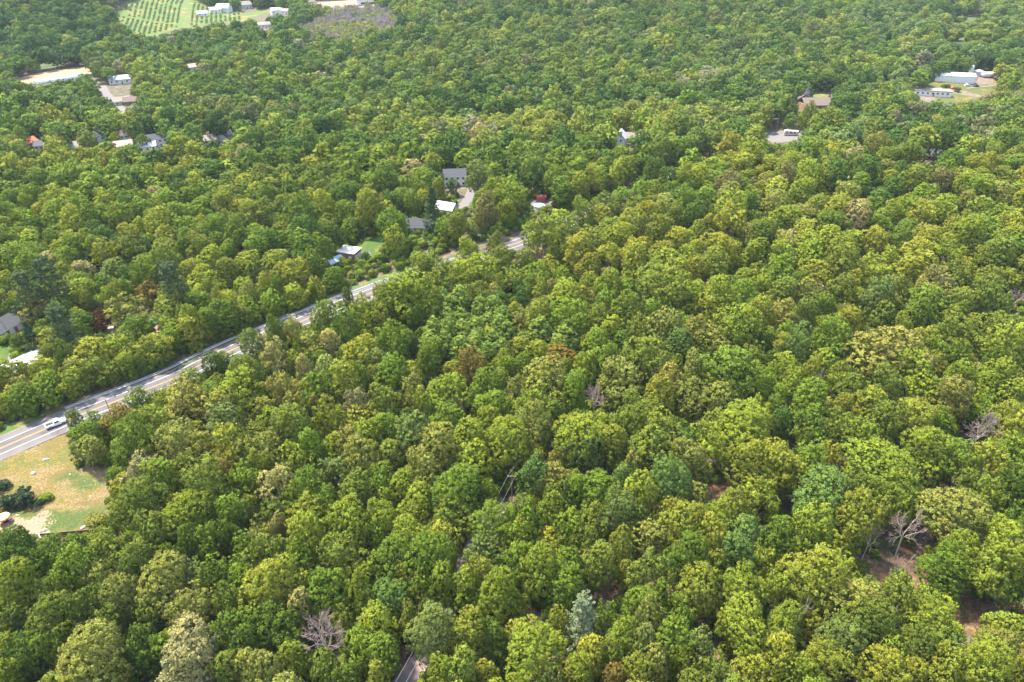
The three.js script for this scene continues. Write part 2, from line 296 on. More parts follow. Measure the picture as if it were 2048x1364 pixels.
{ // one sheet to the horizon, finer where the camera looks
  const xs = [], zs = [];
  for (let x = -760; x <= 760; x += 10) xs.push(x);
  for (let k = 1, x = 760; x < 7000; k++) { x += 10 * 1.14 ** k; xs.push(x); xs.unshift(-x); }
  for (let d = -260; d <= 1300; d += 10) zs.push(d);
  for (let k = 1, d = 1300; d < 8000; k++) { d += 10 * 1.14 ** k; zs.push(d); }
  const p = [], uv = [], idx = [];
  for (const d of zs) for (const x of xs) { p.push(x, ground(x, -d), -d); uv.push(x, -d); }
  const w = xs.length;
  for (let j = 0; j < zs.length - 1; j++) for (let i = 0; i < w - 1; i++) { const a = j * w + i; idx.push(a, a + 1, a + w, a + 1, a + w + 1, a + w); }
  const g = new THREE.BufferGeometry();
  g.setAttribute('position', new THREE.Float32BufferAttribute(p, 3)); g.setAttribute('uv', new THREE.Float32BufferAttribute(uv, 2)); g.setIndex(idx); g.computeVertexNormals();
  structure('ground', g, M.litter, 'brown and mossy forest ground under all the trees');
}
const inPoly = (poly, x, y) => { let c = false; for (let i = 0, j = poly.length - 1; i < poly.length; j = i++) { const [xi, yi] = poly[i], [xj, yj] = poly[j]; if ((yi > y) !== (yj > y) && x < (xj - xi) * (y - yi) / (yj - yi) + xi) c = !c; } return c; };
const pairs = (text) => text.trim().split(/\s+/).map((q) => q.split(',').map(Number));
const LAID = [];                                                    // world outlines where nothing grows
function drape(name, text, lift, material, label, { step = 5, smooth = true, keep = true, rough = 0 } = {}) {   // a sheet of ground cover within an outline seen in the photograph
  let pts = pairs(text).map(([x, y]) => { const s = spot(x, y); return V(s.x, 0, s.z); });
  if (smooth) pts = new THREE.CatmullRomCurve3(pts, true, 'catmullrom', 0.3).getPoints(pts.length * 5).slice(0, -1);
  let poly = pts.map((q) => [q.x + rough * noiseB(q.x / 5, q.z / 5), q.z + rough * noiseB(q.z / 5, q.x / 5)]);
  if (keep) LAID.push(poly);
  const xs = poly.map((q) => q[0]), zs = poly.map((q) => q[1]), p = [], uv = [];
  const cut = (list, ax, at, sign) => { const out = []; for (let i = 0; i < list.length; i++) { const a = list[i], b = list[(i + 1) % list.length], da = sign * (a[ax] - at), db = sign * (b[ax] - at); if (da >= 0) out.push(a); if ((da >= 0) !== (db >= 0)) { const t = da / (da - db); out.push([a[0] + (b[0] - a[0]) * t, a[1] + (b[1] - a[1]) * t]); } } return out; };
  for (let x = Math.min(...xs); x < Math.max(...xs); x += step) {
    const strip = cut(cut(poly, 0, x, 1), 0, x + step, -1);
    if (strip.length < 3) continue;
    for (let z = Math.min(...zs); z < Math.max(...zs); z += step) {
      const c = cut(cut(strip, 1, z, 1), 1, z + step, -1);
      if (c.length < 3) continue;
      for (const t of THREE.ShapeUtils.triangulateShape(c.map((q) => new THREE.Vector2(q[0], q[1])), [])) {
        const [a, b, d] = t.map((i) => c[i]), up = (b[0] - a[0]) * (d[1] - a[1]) - (b[1] - a[1]) * (d[0] - a[0]) < 0 ? [a, b, d] : [a, d, b];
        for (const q of up) { p.push(q[0], ground(q[0], q[1]) + lift, q[1]); uv.push(q[0], q[1]); }
      }
    }
  }
  const g = new THREE.BufferGeometry();
  g.setAttribute('position', new THREE.Float32BufferAttribute(p, 3)); g.setAttribute('uv', new THREE.Float32BufferAttribute(uv, 2)); g.computeVertexNormals();
  return structure(name, g, material, label);
}
// a road: its middle line in the photograph -> a curve on the ground; strips of it, offset to one side
function course(text, n = 120) { return new THREE.CatmullRomCurve3(pairs(text).map(([x, y]) => { const s = spot(x, y); return V(s.x, 0, s.z); }), false, 'centripetal').getSpacedPoints(n); }
function sideways(line, i) { const a = line[Math.max(0, i - 1)], b = line[Math.min(line.length - 1, i + 1)]; return V(b.z - a.z, 0, a.x - b.x).normalize(); }   // to the left of travel
const shifted = (line, o) => line.map((p, i) => { const s = sideways(line, i); return V(p.x + s.x * o, 0, p.z + s.z * o); });
function strip(line, from, to, lift, cross = 1, every = null) {
  const p = [], uv = [], idx = []; let v = 0;
  line.forEach((q, i) => {
    const s = sideways(line, i); if (i) v += q.distanceTo(line[i - 1]);
    for (let k = 0; k <= cross; k++) { const o = from + (to - from) * k / cross, x = q.x + s.x * o, z = q.z + s.z * o; p.push(x, ground(q.x, q.z) + lift, z); uv.push(o, v); }
    if (i && (!every || Math.floor(v / every) % 2)) for (let k = 0; k < cross; k++) { const a = (i - 1) * (cross + 1) + k, b = a + cross + 1; idx.push(a, b, a + 1, b, b + 1, a + 1); }
  });
  const g = new THREE.BufferGeometry();
  g.setAttribute('position', new THREE.Float32BufferAttribute(p, 3)); g.setAttribute('uv', new THREE.Float32BufferAttribute(uv, 2)); g.setIndex(idx); g.computeVertexNormals();
  const n = g.attributes.normal; if (n.getY(0) < 0) { g.setIndex(Array.from(g.index.array).reverse()); g.computeVertexNormals(); }
  return g;
}
const ROADS = [];                                                   // [line, half width kept free of trees]
const HIGHWAY = course('-420,1075 -200,982 0,897 122,845 260,792 352,755 403,729 489,689 612,639 683,608 741,586 873,535 952,510 1028,488 1095,462 1190,425 1300,378 1420,330', 260);
const LANE = 2.85;
const ROADTEX = (() => { const W = 256, H = 1024, d = new Uint8Array(W * H * 4), r = mulberry(555), cracks = []; for (let k = 0; k < 26; k++) cracks.push([r() * W, r() * H, r() < 0.5]);
  for (let j = 0; j < H; j++) for (let i = 0; i < W; i++) { const o = i / W * 12.2 - 6, v = j / H * 90, per = Math.sin(j / H * Math.PI); let k = 0.53 + 0.03 * noiseA(o / 2, v / 6) * per + 0.05 * (r() - 0.5);
    for (const c of [0.75, 2.15]) k -= 0.045 * Math.exp(-(((Math.abs(o) - c) / 0.32) ** 2)); k -= 0.05 * Math.exp(-(((Math.abs(o) - 1.45) / 0.25) ** 2)) * 0.7;
    if (Math.abs(o) > 3.0) k += 0.03 + 0.05 * sstep(Math.abs(o), 4.6, 6) * (0.5 + 0.5 * noiseB(o, v));
    if (noiseB(v / 9, o / 9 + 40) > 0.62) k -= 0.06;
    for (const [a, b, c] of cracks) if (c ? Math.abs(j - b - 5 * noiseA(i / 20, b)) < 1.1 && Math.abs(i - a) < 70 : Math.abs(i - a - 4 * noiseA(j / 30, a)) < 0.9 && Math.abs(j - b) < 90) k -= 0.13;
    const q = (j * W + i) * 4; d[q] = clamp(k * 1.02 * 255, 0, 255); d[q + 1] = clamp(k * 0.975 * 255, 0, 255); d[q + 2] = clamp(k * 0.965 * 255, 0, 255); d[q + 3] = 255; }
  const t = new THREE.DataTexture(d, W, H); t.colorSpace = THREE.SRGBColorSpace; t.wrapS = t.wrapT = THREE.RepeatWrapping; t.magFilter = THREE.LinearFilter; t.minFilter = THREE.LinearMipmapLinearFilter; t.generateMipmaps = true; t.repeat.set(1 / 12.2, 1 / 90); t.offset.set(6 / 12.2, 0); t.needsUpdate = true; return t; })();
structure('road', strip(HIGHWAY, -6.0, 6.2, 0.06, 2), new THREE.MeshStandardMaterial({ map: ROADTEX, roughness: 0.92, color: lin(0.42, 0.41, 0.415) }), 'grey two-lane highway crossing the wood beside the guardrail');
structure('road_marking', strip(HIGHWAY, LANE - 0.1, LANE + 0.12, 0.066), M.line, 'white edge line on the guardrail side of the highway');
structure('road_marking', strip(HIGHWAY, -LANE - 0.12, -LANE + 0.1, 0.066), M.line, 'white edge line on the clearing side of the highway');
structure('road_marking', strip(HIGHWAY, 0.08, 0.22, 0.066), M.yellow, 'yellow centre line of the highway, guardrail side of the pair');
structure('road_marking', strip(HIGHWAY, -0.22, -0.08, 0.066), M.yellow, 'yellow centre line of the highway, clearing side of the pair');
structure('verge', strip(HIGHWAY, 6.2, 9.0, 0.045, 2), textured(GRASS, 12, { color: lin(0.55, 0.7, 0.55) }), 'narrow grass verge beyond the guardrail');
ROADS.push([HIGHWAY, 8.2]);
const WOODLANE = course('770,1440 812,1364 850,1312 925,1140 992,1020 1004,1004', 80);
structure('road', strip(WOODLANE, -2.3, 2.3, 0.06, 2), M.lane, 'narrow pinkish grey lane running through the near trees');
ROADS.push([WOODLANE, 2.2]);
const SIDEROAD = course('905,424 930,408 944,384 952,372 930,364 905,363', 60);
structure('road', strip(SIDEROAD, -2.7, 2.7, 0.06, 2), M.asphalt, 'pale side road leading up to the white house');
ROADS.push([SIDEROAD, 4]);
const FARROAD = course('203,172 214,190 228,204 250,228', 40);
structure('road', strip(FARROAD, -3.2, 3.2, 0.06, 2), M.asphalt, 'straight grey road far off between the trees');
ROADS.push([FARROAD, 6]);
const HILLROAD = course('2075,163 2040,166 1990,170 1930,176', 30);
structure('road', strip(HILLROAD, -3, 3, 0.06, 2), M.asphalt, 'grey road by the long white barn');
ROADS.push([HILLROAD, 5]);

{ // the clearing: dry grass, greener hollows, worn and trodden soil where people walk
  const c0 = spot(60, 990), size = 110, N = 1024, d = new Uint8Array(N * N * 4), r = mulberry(314);
  const worn = [[92, 940, 9, 4], [75, 952, 6, 3], [205, 988, 6, 7], [136, 986, 8, 4], [150, 1000, 5, 2], [128, 968, 4, 3], [182, 940, 9, 4], [205, 950, 6, 6], [110, 1012, 9, 2], [150, 1015, 10, 2], [80, 968, 5, 3], [60, 900, 7, 3], [20, 960, 7, 5], [196, 1038, 5, 4]].map(([x, y, a, b]) => { const s = spot(x, y); return [s.x, s.z, a, b]; });
  const soil = [[10, 1058, 10, 5], [40, 1060, 9, 5], [70, 1050, 3.5, 5], [20, 1080, 12, 4], [78, 1036, 1.4, 4], [60, 1072, 6, 2]].map(([x, y, a, b]) => { const s = spot(x, y); return [s.x, s.z, a, b]; });
  const lush = [[140, 1040, 15, 5], [110, 1050, 8, 5], [180, 1030, 10, 5], [175, 965, 7, 6], [150, 952, 7, 4], [40, 1030, 9, 2.5]].map(([x, y, a, b]) => { const s = spot(x, y); return [s.x, s.z, a, b]; });
  const near = (list, x, z, w) => { let m = 0; for (const [a, b, p, q] of list) m = Math.max(m, 1 - Math.hypot((x - a) / p, (z - b) / q) + w); return m; };
  for (let j = 0; j < N; j++) for (let i = 0; i < N; i++) {
    const x = c0.x + (i / N - 0.5) * size, z = c0.z + (j / N - 0.5) * size, w1 = noiseA(x / 3.1, z / 3.1), w2 = noiseB(x / 0.9, z / 0.9), w3 = noiseA(x / 11, z / 11), w = 0.32 * w1 + 0.22 * w2, fine = 1 + 0.3 * (r() - 0.5) + 0.12 * w2 + 0.08 * noiseB(x / 0.35, z / 0.35);
    const g = clamp(sstep(near(lush, x, z, w), 0.05, 0.75) + 0.5 * sstep(w3 + 0.7 * w1, -0.1, 0.8), 0, 1), a = sstep(near(worn, x, z, w), 0.25, 0.95) * 0.75, b = sstep(near(soil, x, z, w * 0.7), 0.1, 0.45), o = (j * N + i) * 4;
    const dry = [0.500 + 0.05 * w3, 0.428 + 0.03 * w3, 0.205], green = [0.315, 0.380, 0.150], wornC = [0.575, 0.48, 0.36], soilC = [0.66, 0.56, 0.47];
    for (let k = 0; k < 3; k++) { let v = lerp(dry[k], green[k], g); v = lerp(v, wornC[k], a); v = lerp(v, soilC[k], b); d[o + k] = clamp(v * fine * 255, 0, 255); }
    d[o + 3] = 255;
  }
  const t = new THREE.DataTexture(d, N, N); t.colorSpace = THREE.SRGBColorSpace; t.magFilter = THREE.LinearFilter; t.minFilter = THREE.LinearMipmapLinearFilter; t.generateMipmaps = true; t.repeat.set(1 / size, 1 / size); t.offset.set(0.5 - c0.x / size, 0.5 - c0.z / size); t.wrapS = t.wrapT = THREE.RepeatWrapping; t.needsUpdate = true;
  drape('lawn', '-60,945 0,921 70,893 139,869 148,905 160,935 205,940 232,960 228,1010 224,1062 205,1068 150,1069 90,1080 30,1098 -60,1102', 0.05, new THREE.MeshStandardMaterial({ map: t, roughness: 0.95, color: lin(0.60, 0.60, 0.56) }), 'dry yellow-green clearing beside the highway', { step: 3, rough: 0.8 });
}
drape('leaf_litter', '1800,1098 1830,1088 1856,1112 1862,1150 1862,1178 1832,1190 1800,1176 1780,1180 1720,1166 1712,1140 1750,1130 1786,1122', 0.05, M.bank, 'reddish brown leaf litter under the bare trees', { step: 3, rough: 1.2 });
drape('leaf_litter', '1405,975 1440,962 1490,975 1500,1000 1450,1005 1410,995', 0.05, M.bank, 'brown leaf litter hollow below the large domed tree', { step: 3, rough: 1.2 });
drape('leaf_litter', '1860,985 1900,965 1912,985 1880,1000', 0.05, M.bank, 'patch of leaf litter beside the huge bright crown', { step: 3, rough: 1 });
drape('leaf_litter', '1905,1225 1930,1200 1985,1200 2060,1215 2060,1255 1990,1275 1925,1268', 0.05, M.bank, 'reddish leaf litter among thin trunks at the lower edge', { step: 3, rough: 1.2 });
drape('leaf_litter', '1525,1165 1550,1150 1552,1185 1530,1190', 0.05, M.bank, 'narrow strip of leaf litter beside the bluish tree', { step: 3, rough: 1, keep: false });
drape('leaf_litter', '1030,508 1070,496 1120,500 1112,518 1060,528 1020,530', 0.05, M.bank, 'bare brown ground beside the upper highway bend', { step: 4, rough: 1 });
for (const q of ['1165,1176 1200,1160 1242,1160 1240,1188 1190,1190', '1286,1126 1326,1112 1342,1176 1300,1192', '1010,1222 1040,1194 1076,1214 1064,1244', '1590,870 1612,850 1622,880 1606,900', '1420,1310 1436,1296 1440,1318']) drape('leaf_litter', q, 0.05, M.bank, 'small opening of brown leaf litter between crowns', { step: 3, rough: 1.4 });
drape('lawn', '706,494 722,478 768,472 772,500 746,518 712,520', 0.05, M.lawn, 'small bright lawn beside the flat-roofed garage', { step: 4 });
drape('driveway', '706,508 738,502 744,512 716,520', 0.10, M.asphalt, 'grey drive in front of the maroon garage', { step: 4, smooth: false });
drape('lawn', '150,680 215,655 240,632 300,610 330,640 300,662 240,680 180,700', 0.05, M.grass, 'grassy yard by the maroon tree', { step: 4 });
drape('lawn', '-40,668 40,662 36,690 20,735 -40,760', 0.05, M.lawn, 'lawn in front of the dark-roofed house', { step: 4 });
drape('driveway', '-20,660 44,656 72,664 64,672 -20,674', 0.10, M.dirt, 'pale dirt drive in front of the dark-roofed house', { step: 4 });
drape('driveway', '22,702 36,700 30,718 36,728 18,730 14,722', 0.10, M.asphalt, 'short grey drive beside the low pale-roofed house', { step: 4 });
drape('driveway', '284,650 300,640 322,652 330,664 300,664', 0.10, M.dirt, 'dirt drive where the teal car is parked', { step: 4 });
drape('paved_yard', '1052,406 1076,396 1104,398 1106,410 1080,420 1060,418', 0.06, M.asphalt, 'paved yard beside the red shed', { step: 5 });
drape('parking_lot', '1518,266 1560,262 1606,266 1604,280 1552,286 1516,282', 0.06, M.asphalt, 'grey parking lot where the motorhome stands', { step: 6, smooth: false });
drape('lawn', '1572,192 1606,186 1650,184 1690,186 1690,200 1640,204 1580,202', 0.05, M.field, 'lawn round the brown-roofed complex', { step: 8 });
drape('lawn', '1845,168 1880,158 1990,160 2000,178 1965,190 1920,206 1850,206', 0.05, M.grass, 'mown ground round the white barn', { step: 8 });
drape('paved_yard', '1838,194 1868,176 1900,178 1960,190 1956,195 1900,186 1868,192 1878,206 1850,204', 0.10, M.yard, 'pale drive round the white trailer building', { step: 8 });
drape('paved_yard', '1930,154 1950,146 1994,148 1984,166 1950,170 1926,166', 0.10, M.yard, 'grey yard by the silo and tanks', { step: 8 });
drape('field', '14,166 58,150 128,137 182,133 184,146 132,160 60,168', 0.05, M.tan, 'tan bare field far off beside the greenhouse', { step: 12 });
drape('field', '232,34 246,8 300,-4 380,-4 430,22 480,24 484,42 410,50 350,58 300,74 264,64', 0.05, M.field, 'pale green field of crop rows', { step: 14 });
drape('field', '482,30 540,15 560,18 520,30 488,42', 0.05, M.field, 'narrow pale field behind the white farmhouse', { step: 14 });
drape('paved_yard', '476,46 492,38 500,40 490,48', 0.05, M.dirt, 'small bare yard before the dark far wood', { step: 12 });
drape('paved_yard', '514,56 530,48 540,50 536,58 518,62', 0.05, M.dirt, 'bare yard of the tan house', { step: 12 });
drape('parking_lot', '606,6 640,-6 750,-8 748,12 706,16 680,20 650,10', 0.05, M.tan, 'pale lot of the far commercial yard', { step: 14 });
drape('meadow', '1886,70 1905,48 1920,34 1962,32 1992,52 1990,84 1950,90 1900,86', 0.05, M.meadow, 'light green wet meadow within the far wood', { step: 8, rough: 3 });
drape('meadow', '40,132 80,118 130,112 150,118 120,130 60,140', 0.05, M.meadow, 'thin strip of far meadow behind the tan field', { step: 12 });
// ---------------------------------------------------------------- buildings, vehicles and small things
const VIEW = [];                                                    // outlines in the photograph that no nearer tree of the wood may cover, with their depth
function keepView(text, standing = false) { const poly = pairs(text), cx = poly.reduce((a, q) => a + q[0], 0) / poly.length, by = (standing ? Math.max : Math.min)(...poly.map((q) => q[1])), s = spot(cx, by); VIEW.push([poly, seen(s.x, s.y, s.z)[2]]); }
const keepRect = (x0, y0, x1, y1) => keepView(`${x0},${y0} ${x1},${y0} ${x1},${y1} ${x0},${y1}`, true);
const facing = (p) => Math.atan2(-p.x, -p.z);                       // the turn that points +z at the camera
function slab(w, t, l, pitch, side, y, z) { const g = new THREE.BoxGeometry(w, t, l); g.rotateX(side * pitch); return g.translate(0, y, z); }
// a house: ridge along x, front towards +z
function house(name, label, px, py, turn, { w = 11, d = 8, h = 3, rise = 2.2, roof = M.roofdark, wall = M.white, windows = 4, storeys = 1, chimney = false, garage = 0, porch = false, hip = false, group, category = 'house' } = {}) {
  const at = spot(px, py), o = thing(name, label, category, V(at.x, at.y, at.z), facing(at) + turn, group), H = h * storeys, walls = [];
  walls.push(box(w, H + 0.6, d, 0, H / 2 - 0.3, 0));
  if (!hip) { // gable ends
    const s = new THREE.Shape([new THREE.Vector2(-d / 2, 0), new THREE.Vector2(d / 2, 0), new THREE.Vector2(0, rise)]);
    for (const e of [-1, 1]) { const g = new THREE.ExtrudeGeometry(s, { depth: 0.2, bevelEnabled: false }); g.rotateY(Math.PI / 2); g.translate(e * (w / 2 - 0.1) - 0.1, H, 0); walls.push(g); }
  }
  part('wall', walls, wall, o);
  const run = d / 2 + 0.5, ang = Math.atan2(rise, d / 2), len = Math.hypot(run, run * rise / (d / 2));
  if (hip) {
    const a = w / 2 + 0.5, b = d / 2 + 0.5, r = Math.max(0.1, w / 2 - d / 2 + 0.2), y = H, t = H + rise, q = (P) => { const g = new THREE.BufferGeometry(); const v = []; for (let i = 1; i < P.length - 1; i++) for (const k of [0, i, i + 1]) v.push(...P[k]); g.setAttribute('position', new THREE.Float32BufferAttribute(v, 3)); g.computeVertexNormals(); g.setAttribute('uv', new THREE.Float32BufferAttribute(v.length / 3 * 2, 2)); return g; };
    const A = [-a, y, b], B = [a, y, b], C = [a, y, -b], D = [-a, y, -b], E = [-r, t, 0], F = [r, t, 0];
    part('roof', [q([A, B, F, E])], roof, o); part('roof', [q([B, C, F])], roof, o); part('roof', [q([C, D, E, F])], roof, o); part('roof', [q([D, A, E])], roof, o);
    part('eaves', box(w + 1, 0.2, d + 1, 0, H - 0.11, 0), M.white, o);
  } else for (const s of [1, -1]) {
    const r = part('roof', slab(w + 0.9, 0.2, len, ang, s, H + rise - run * rise / (d / 2) / 2 + 0.12, s * run / 2), roof, o);
    part('fascia', box(w + 0.9, 0.22, 0.08, 0, H - 0.5 * rise / (d / 2) + 0.02, s * (run + 0.05)), M.white, r);
  }
  for (let st = 0; st < storeys; st++) for (let i = 0; i < windows; i++) for (const s of [1, -1]) {
    const x = (i + 0.5) / windows * w - w / 2;
    if (s > 0 && st === 0 && (i === Math.floor(windows / 2) || garage && i >= windows - garage)) continue;
    const f = part('window', box(1.3, 1.5, 0.12, x, st * h + h * 0.55, s * (d / 2 + 0.03)), M.white, o);
    part('pane', box(1.05, 1.25, 0.06, x, st * h + h * 0.55, s * (d / 2 + 0.08)), M.glass, f);
  }
  for (const s of [1, -1]) for (let st = 0; st < storeys; st++) { const f = part('window', box(0.12, 1.4, 1.2, s * (w / 2 + 0.03), st * h + h * 0.55, d * 0.15), M.white, o); part('pane', box(0.06, 1.15, 0.95, s * (w / 2 + 0.08), st * h + h * 0.55, d * 0.15), M.glass, f); }
  part('door', box(1.1, 2.1, 0.12, (Math.floor(windows / 2) + 0.5) / windows * w - w / 2, 1.05, d / 2 + 0.04), M.wood, o);
  if (garage) part('garage_door', box(w / windows * garage * 0.8, 2.3, 0.1, w / 2 - w / windows * garage / 2, 1.15, d / 2 + 0.06), M.wallbeige, o);
  if (chimney) part('chimney', box(0.8, 2.2, 0.8, w * 0.25, H + rise + 0.1, -0.6), M.brick, o);
  if (porch) { const p = part('porch', box(w * 0.5, 0.2, 2, -w * 0.1, H - 0.4, d / 2 + 1.1), roof, o); for (const e of [-1, 1]) part('post', box(0.15, H - 0.5, 0.15, -w * 0.1 + e * w * 0.23, (H - 0.5) / 2, d / 2 + 2), M.white, p); }
  return o;
}
keepView('-20,905 60,868 122,832 262,772 402,706 500,674 496,700 420,742 350,780 262,820 142,872 0,925'); keepView('606,634 660,610 742,586 748,596 680,632 612,652'); keepView('1016,498 1030,480 1048,475 1050,486 1030,502'); keepView('-20,925 142,872 150,930 205,940 214,1000 212,1060 150,1066 60,1078 -20,1088'); keepView('806,1364 836,1304 862,1312 850,1364'); keepView('1010,1004 1018,966 1028,960 1030,1000'); keepRect(1584, 1190, 1620, 1250); keepRect(1168, 772, 1212, 828); keepRect(1928, 838, 1992, 900); keepRect(892, 800, 932, 834); keepRect(604, 1236, 700, 1330); keepRect(2012, 570, 2040, 640); keepRect(1624, 746, 1652, 784); keepRect(1676, 906, 1700, 950); keepView('1925,1218 1960,1200 2010,1210 2040,1245 1960,1262'); keepView('1868,986 1900,972 1908,985 1880,996'); keepView('1528,1172 1548,1156 1550,1184'); keepView('1170,1172 1238,1162 1238,1184'); keepView('1290,1122 1328,1116 1336,1176 1302,1188'); keepView('1016,1220 1040,1196 1072,1216 1060,1240'); keepView('1718,1140 1790,1115 1830,1092 1860,1120 1860,1180 1800,1176'); keepView('1412,985 1440,968 1490,980 1490,998 1440,1000');
keepRect(812, 432, 872, 462); keepRect(886, 336, 938, 370); keepRect(884, 404, 902, 424); keepView('900,424 944,365 955,372 936,424'); keepRect(684, 492, 716, 518); keepView('716,520 768,474 770,500 742,520'); keepRect(658, 514, 684, 530); keepRect(1056, 394, 1092, 420);
house('house', 'low beige house with dark grey gable roof beside the dark pine', 842, 459, -0.22, { w: 12.5, d: 8, h: 3, rise: 2.3, roof: M.roofdark, wall: M.wallbeige, windows: 4 });
house('house', 'two-storey white house with grey roof at the end of the side road', 910, 367, 0.02, { w: 11.5, d: 9, h: 2.8, rise: 2.4, storeys: 2, roof: M.roofdark, wall: M.white, windows: 4 });
house('house', 'small house with pale grey roof peeping out behind the dark pine', 894, 424, -0.5, { w: 9, d: 7, h: 2.8, rise: 2.2, roof: M.metalroof, wall: M.wallgrey, windows: 3 });
{ // flat-roofed garage with two white doors
  const at = spot(700, 518), o = thing('garage_building', 'maroon box garage with flat white roof and two white doors', 'garage', at, facing(at) - 0.55);
  part('wall', box(8, 4.4, 6, 0, 1.9, 0), M.maroonwall, o); part('roof', box(8.6, 0.35, 6.6, 0, 4.3, 0), std(0.62, 0.55, 0.52, 0.7), o);
  for (const z of [-1.4, 1.4]) { const g = part('garage_door', box(0.12, 2.9, 2.3, 4.05, 1.5, z), M.white, o); for (let k = 0; k < 3; k++) part('panel_joint', box(0.04, 0.05, 2.2, 4.12, 0.8 + k * 0.7, z), M.wallgrey, g); }
  part('porch_roof', box(3, 0.15, 1.8, -1.6, 2.6, 3.9), M.maroonwall, o); for (const x of [-3, -0.2]) part('post', box(0.14, 2.6, 0.14, x, 1.3, 4.6), M.wood, o);
  part('window', box(1.2, 1.1, 0.12, 2, 2.3, 3.04), M.white, o); part('door', box(1, 2, 0.12, -1.6, 1.0, 3.04), M.white, o);
}
house('shed', 'little shed with a pale blue-grey roof in front of the maroon garage', 670, 529, 0.5, { w: 6, d: 4.6, h: 2.2, rise: 1.3, roof: std(0.36, 0.44, 0.46, 0.7), wall: M.wallgrey, windows: 2, category: 'shed' });
{ const at = spot(1082, 403), o = thing('red_shed', 'small red shed at the back of the paved yard', 'shed', at, facing(at) + 0.2);
  part('wall', box(4.2, 2.9, 3.2, 0, 1.35, 0), M.red, o); part('roof', [slab(4.7, 0.14, 2.0, 0.35, 1, 3.1, 0.9), slab(4.7, 0.14, 2.0, 0.35, -1, 3.1, -0.9)], std(0.3, 0.08, 0.06, 0.8), o); part('door', box(1.4, 2, 0.1, 0, 1, 1.64), M.maroonwall, o); }
{ const at = spot(1078, 415), o = thing('swimming_pool', 'round above-ground pool with bright blue water in the paved yard', 'pool', at);
  part('pool_wall', new THREE.CylinderGeometry(2.7, 2.7, 1.2, 28, 1, true).translate(0, 0.6, 0), M.white, o); part('rim', new THREE.TorusGeometry(2.72, 0.12, 6, 28).rotateX(Math.PI / 2).translate(0, 1.2, 0), M.white, o); part('water', new THREE.CylinderGeometry(2.66, 2.66, 0.06, 28).translate(0, 1.05, 0), M.pool, o); }
{ // orange sunshades by the white house
  const at = spot(893, 360);
  for (const [i, dx, h] of [[0, 0, 2.6], [1, 1.8, 2.2]]) { const o = thing('patio_umbrella', ['orange patio umbrella beside the white house, the taller of two', 'lower orange patio umbrella tucked against the white house'][i], 'umbrella', V(at.x + dx, ground(at.x + dx, at.z + i * 2.5), at.z + i * 2.5)); part('canopy', new THREE.ConeGeometry(1.9, 0.7, 8).translate(0, h, 0), M.orange, o); part('pole', cyl(0.04, 0.04, h), M.white, o); part('base', cyl(0.35, 0.3, 0.12), M.rubber, o); }
}
function car(name, label, px, py, turn, paint, kind = 'car', group) {
  const at = spot(px, py), o = thing(name, label, kind === 'pickup' ? 'pickup truck' : kind, V(at.x, at.y + 0.07, at.z), turn, group);
  const side = (pts, w, bevel = 0.07) => { const s = new THREE.Shape(pts.map(([x, y]) => new THREE.Vector2(x, y))), g = new THREE.ExtrudeGeometry(s, { depth: w - bevel * 2, bevelEnabled: true, bevelSize: bevel, bevelThickness: bevel, bevelSegments: 2 }); return g.translate(0, 0, -w / 2 + bevel); };
  const pick = kind === 'pickup', L = pick ? 2.75 : 2.25;
  part('body', side(pick ? [[-L, 0.5], [-L, 1.05], [-0.55, 1.08], [1.15, 1.12], [2.6, 1.0], [L, 0.7], [L, 0.45]] : [[-L, 0.4], [-L, 0.88], [-1.6, 0.95], [1.0, 0.95], [2.1, 0.78], [L, 0.5], [L, 0.38]], 1.85), paint, o);
  part('cab', side(pick ? [[-0.6, 1.05], [-0.45, 1.78], [0.55, 1.82], [1.25, 1.1]] : [[-1.7, 0.92], [-1.1, 1.42], [0.35, 1.45], [1.15, 0.93]], 1.6, 0.09), paint, o);
  for (const s of [-1, 1]) part('side_window', side(pick ? [[-0.4, 1.2], [-0.3, 1.66], [0.5, 1.7], [0.95, 1.22]] : [[-1.3, 1.0], [-0.95, 1.33], [0.3, 1.36], [0.8, 1.0]], 0.06, 0.01).translate(0, 0, s * 0.82), M.glass, o);
  const ws = new THREE.BoxGeometry(0.05, pick ? 0.72 : 0.58, 1.35); ws.rotateZ(pick ? 0.76 : 0.98); part('windscreen', ws.translate(pick ? 0.95 : 0.8, pick ? 1.47 : 1.22, 0), M.glass, o);
  if (pick) { part('cargo_bed', box(1.9, 0.06, 1.5, -1.65, 1.13, 0), M.rubber, o); part('tailgate', box(0.08, 0.5, 1.7, -2.78, 0.85, 0), paint, o); } else { const rw = new THREE.BoxGeometry(0.05, 0.6, 1.3); rw.rotateZ(-0.9); part('rear_window', rw.translate(-1.43, 1.2, 0), M.glass, o); }
  for (const x of [-L * 0.6, L * 0.6]) for (const s of [-1, 1]) { const w = part('wheel', new THREE.CylinderGeometry(0.38, 0.38, 0.25, 14).rotateX(Math.PI / 2).translate(x, 0.38, s * 0.86), M.rubber, o); part('rim', new THREE.CylinderGeometry(0.2, 0.2, 0.27, 10).rotateX(Math.PI / 2).translate(x, 0.38, s * 0.86), M.steel, w); }
  for (const s of [-1, 1]) { part('headlight', box(0.06, 0.16, 0.36, L + 0.03, 0.72, s * 0.66), M.white, o); part('tail_light', box(0.06, 0.22, 0.2, -L - 0.05, 0.85, s * 0.76), M.red, o); }
  return o;
}
const WHITEPAINT = std(0.80, 0.80, 0.79, 0.3);
{ // direction of the highway by the pickup
  const a = spot(90, 858), b = spot(140, 838), turn = Math.atan2(-(b.z - a.z), b.x - a.x);
  car('pickup_truck', 'white pickup truck driving along the highway by the clearing', 114, 850, turn, WHITEPAINT, 'pickup');
}
car('parked_car', 'teal car parked in the yard beside the maroon shrub', 303, 648, -0.6, M.teal);
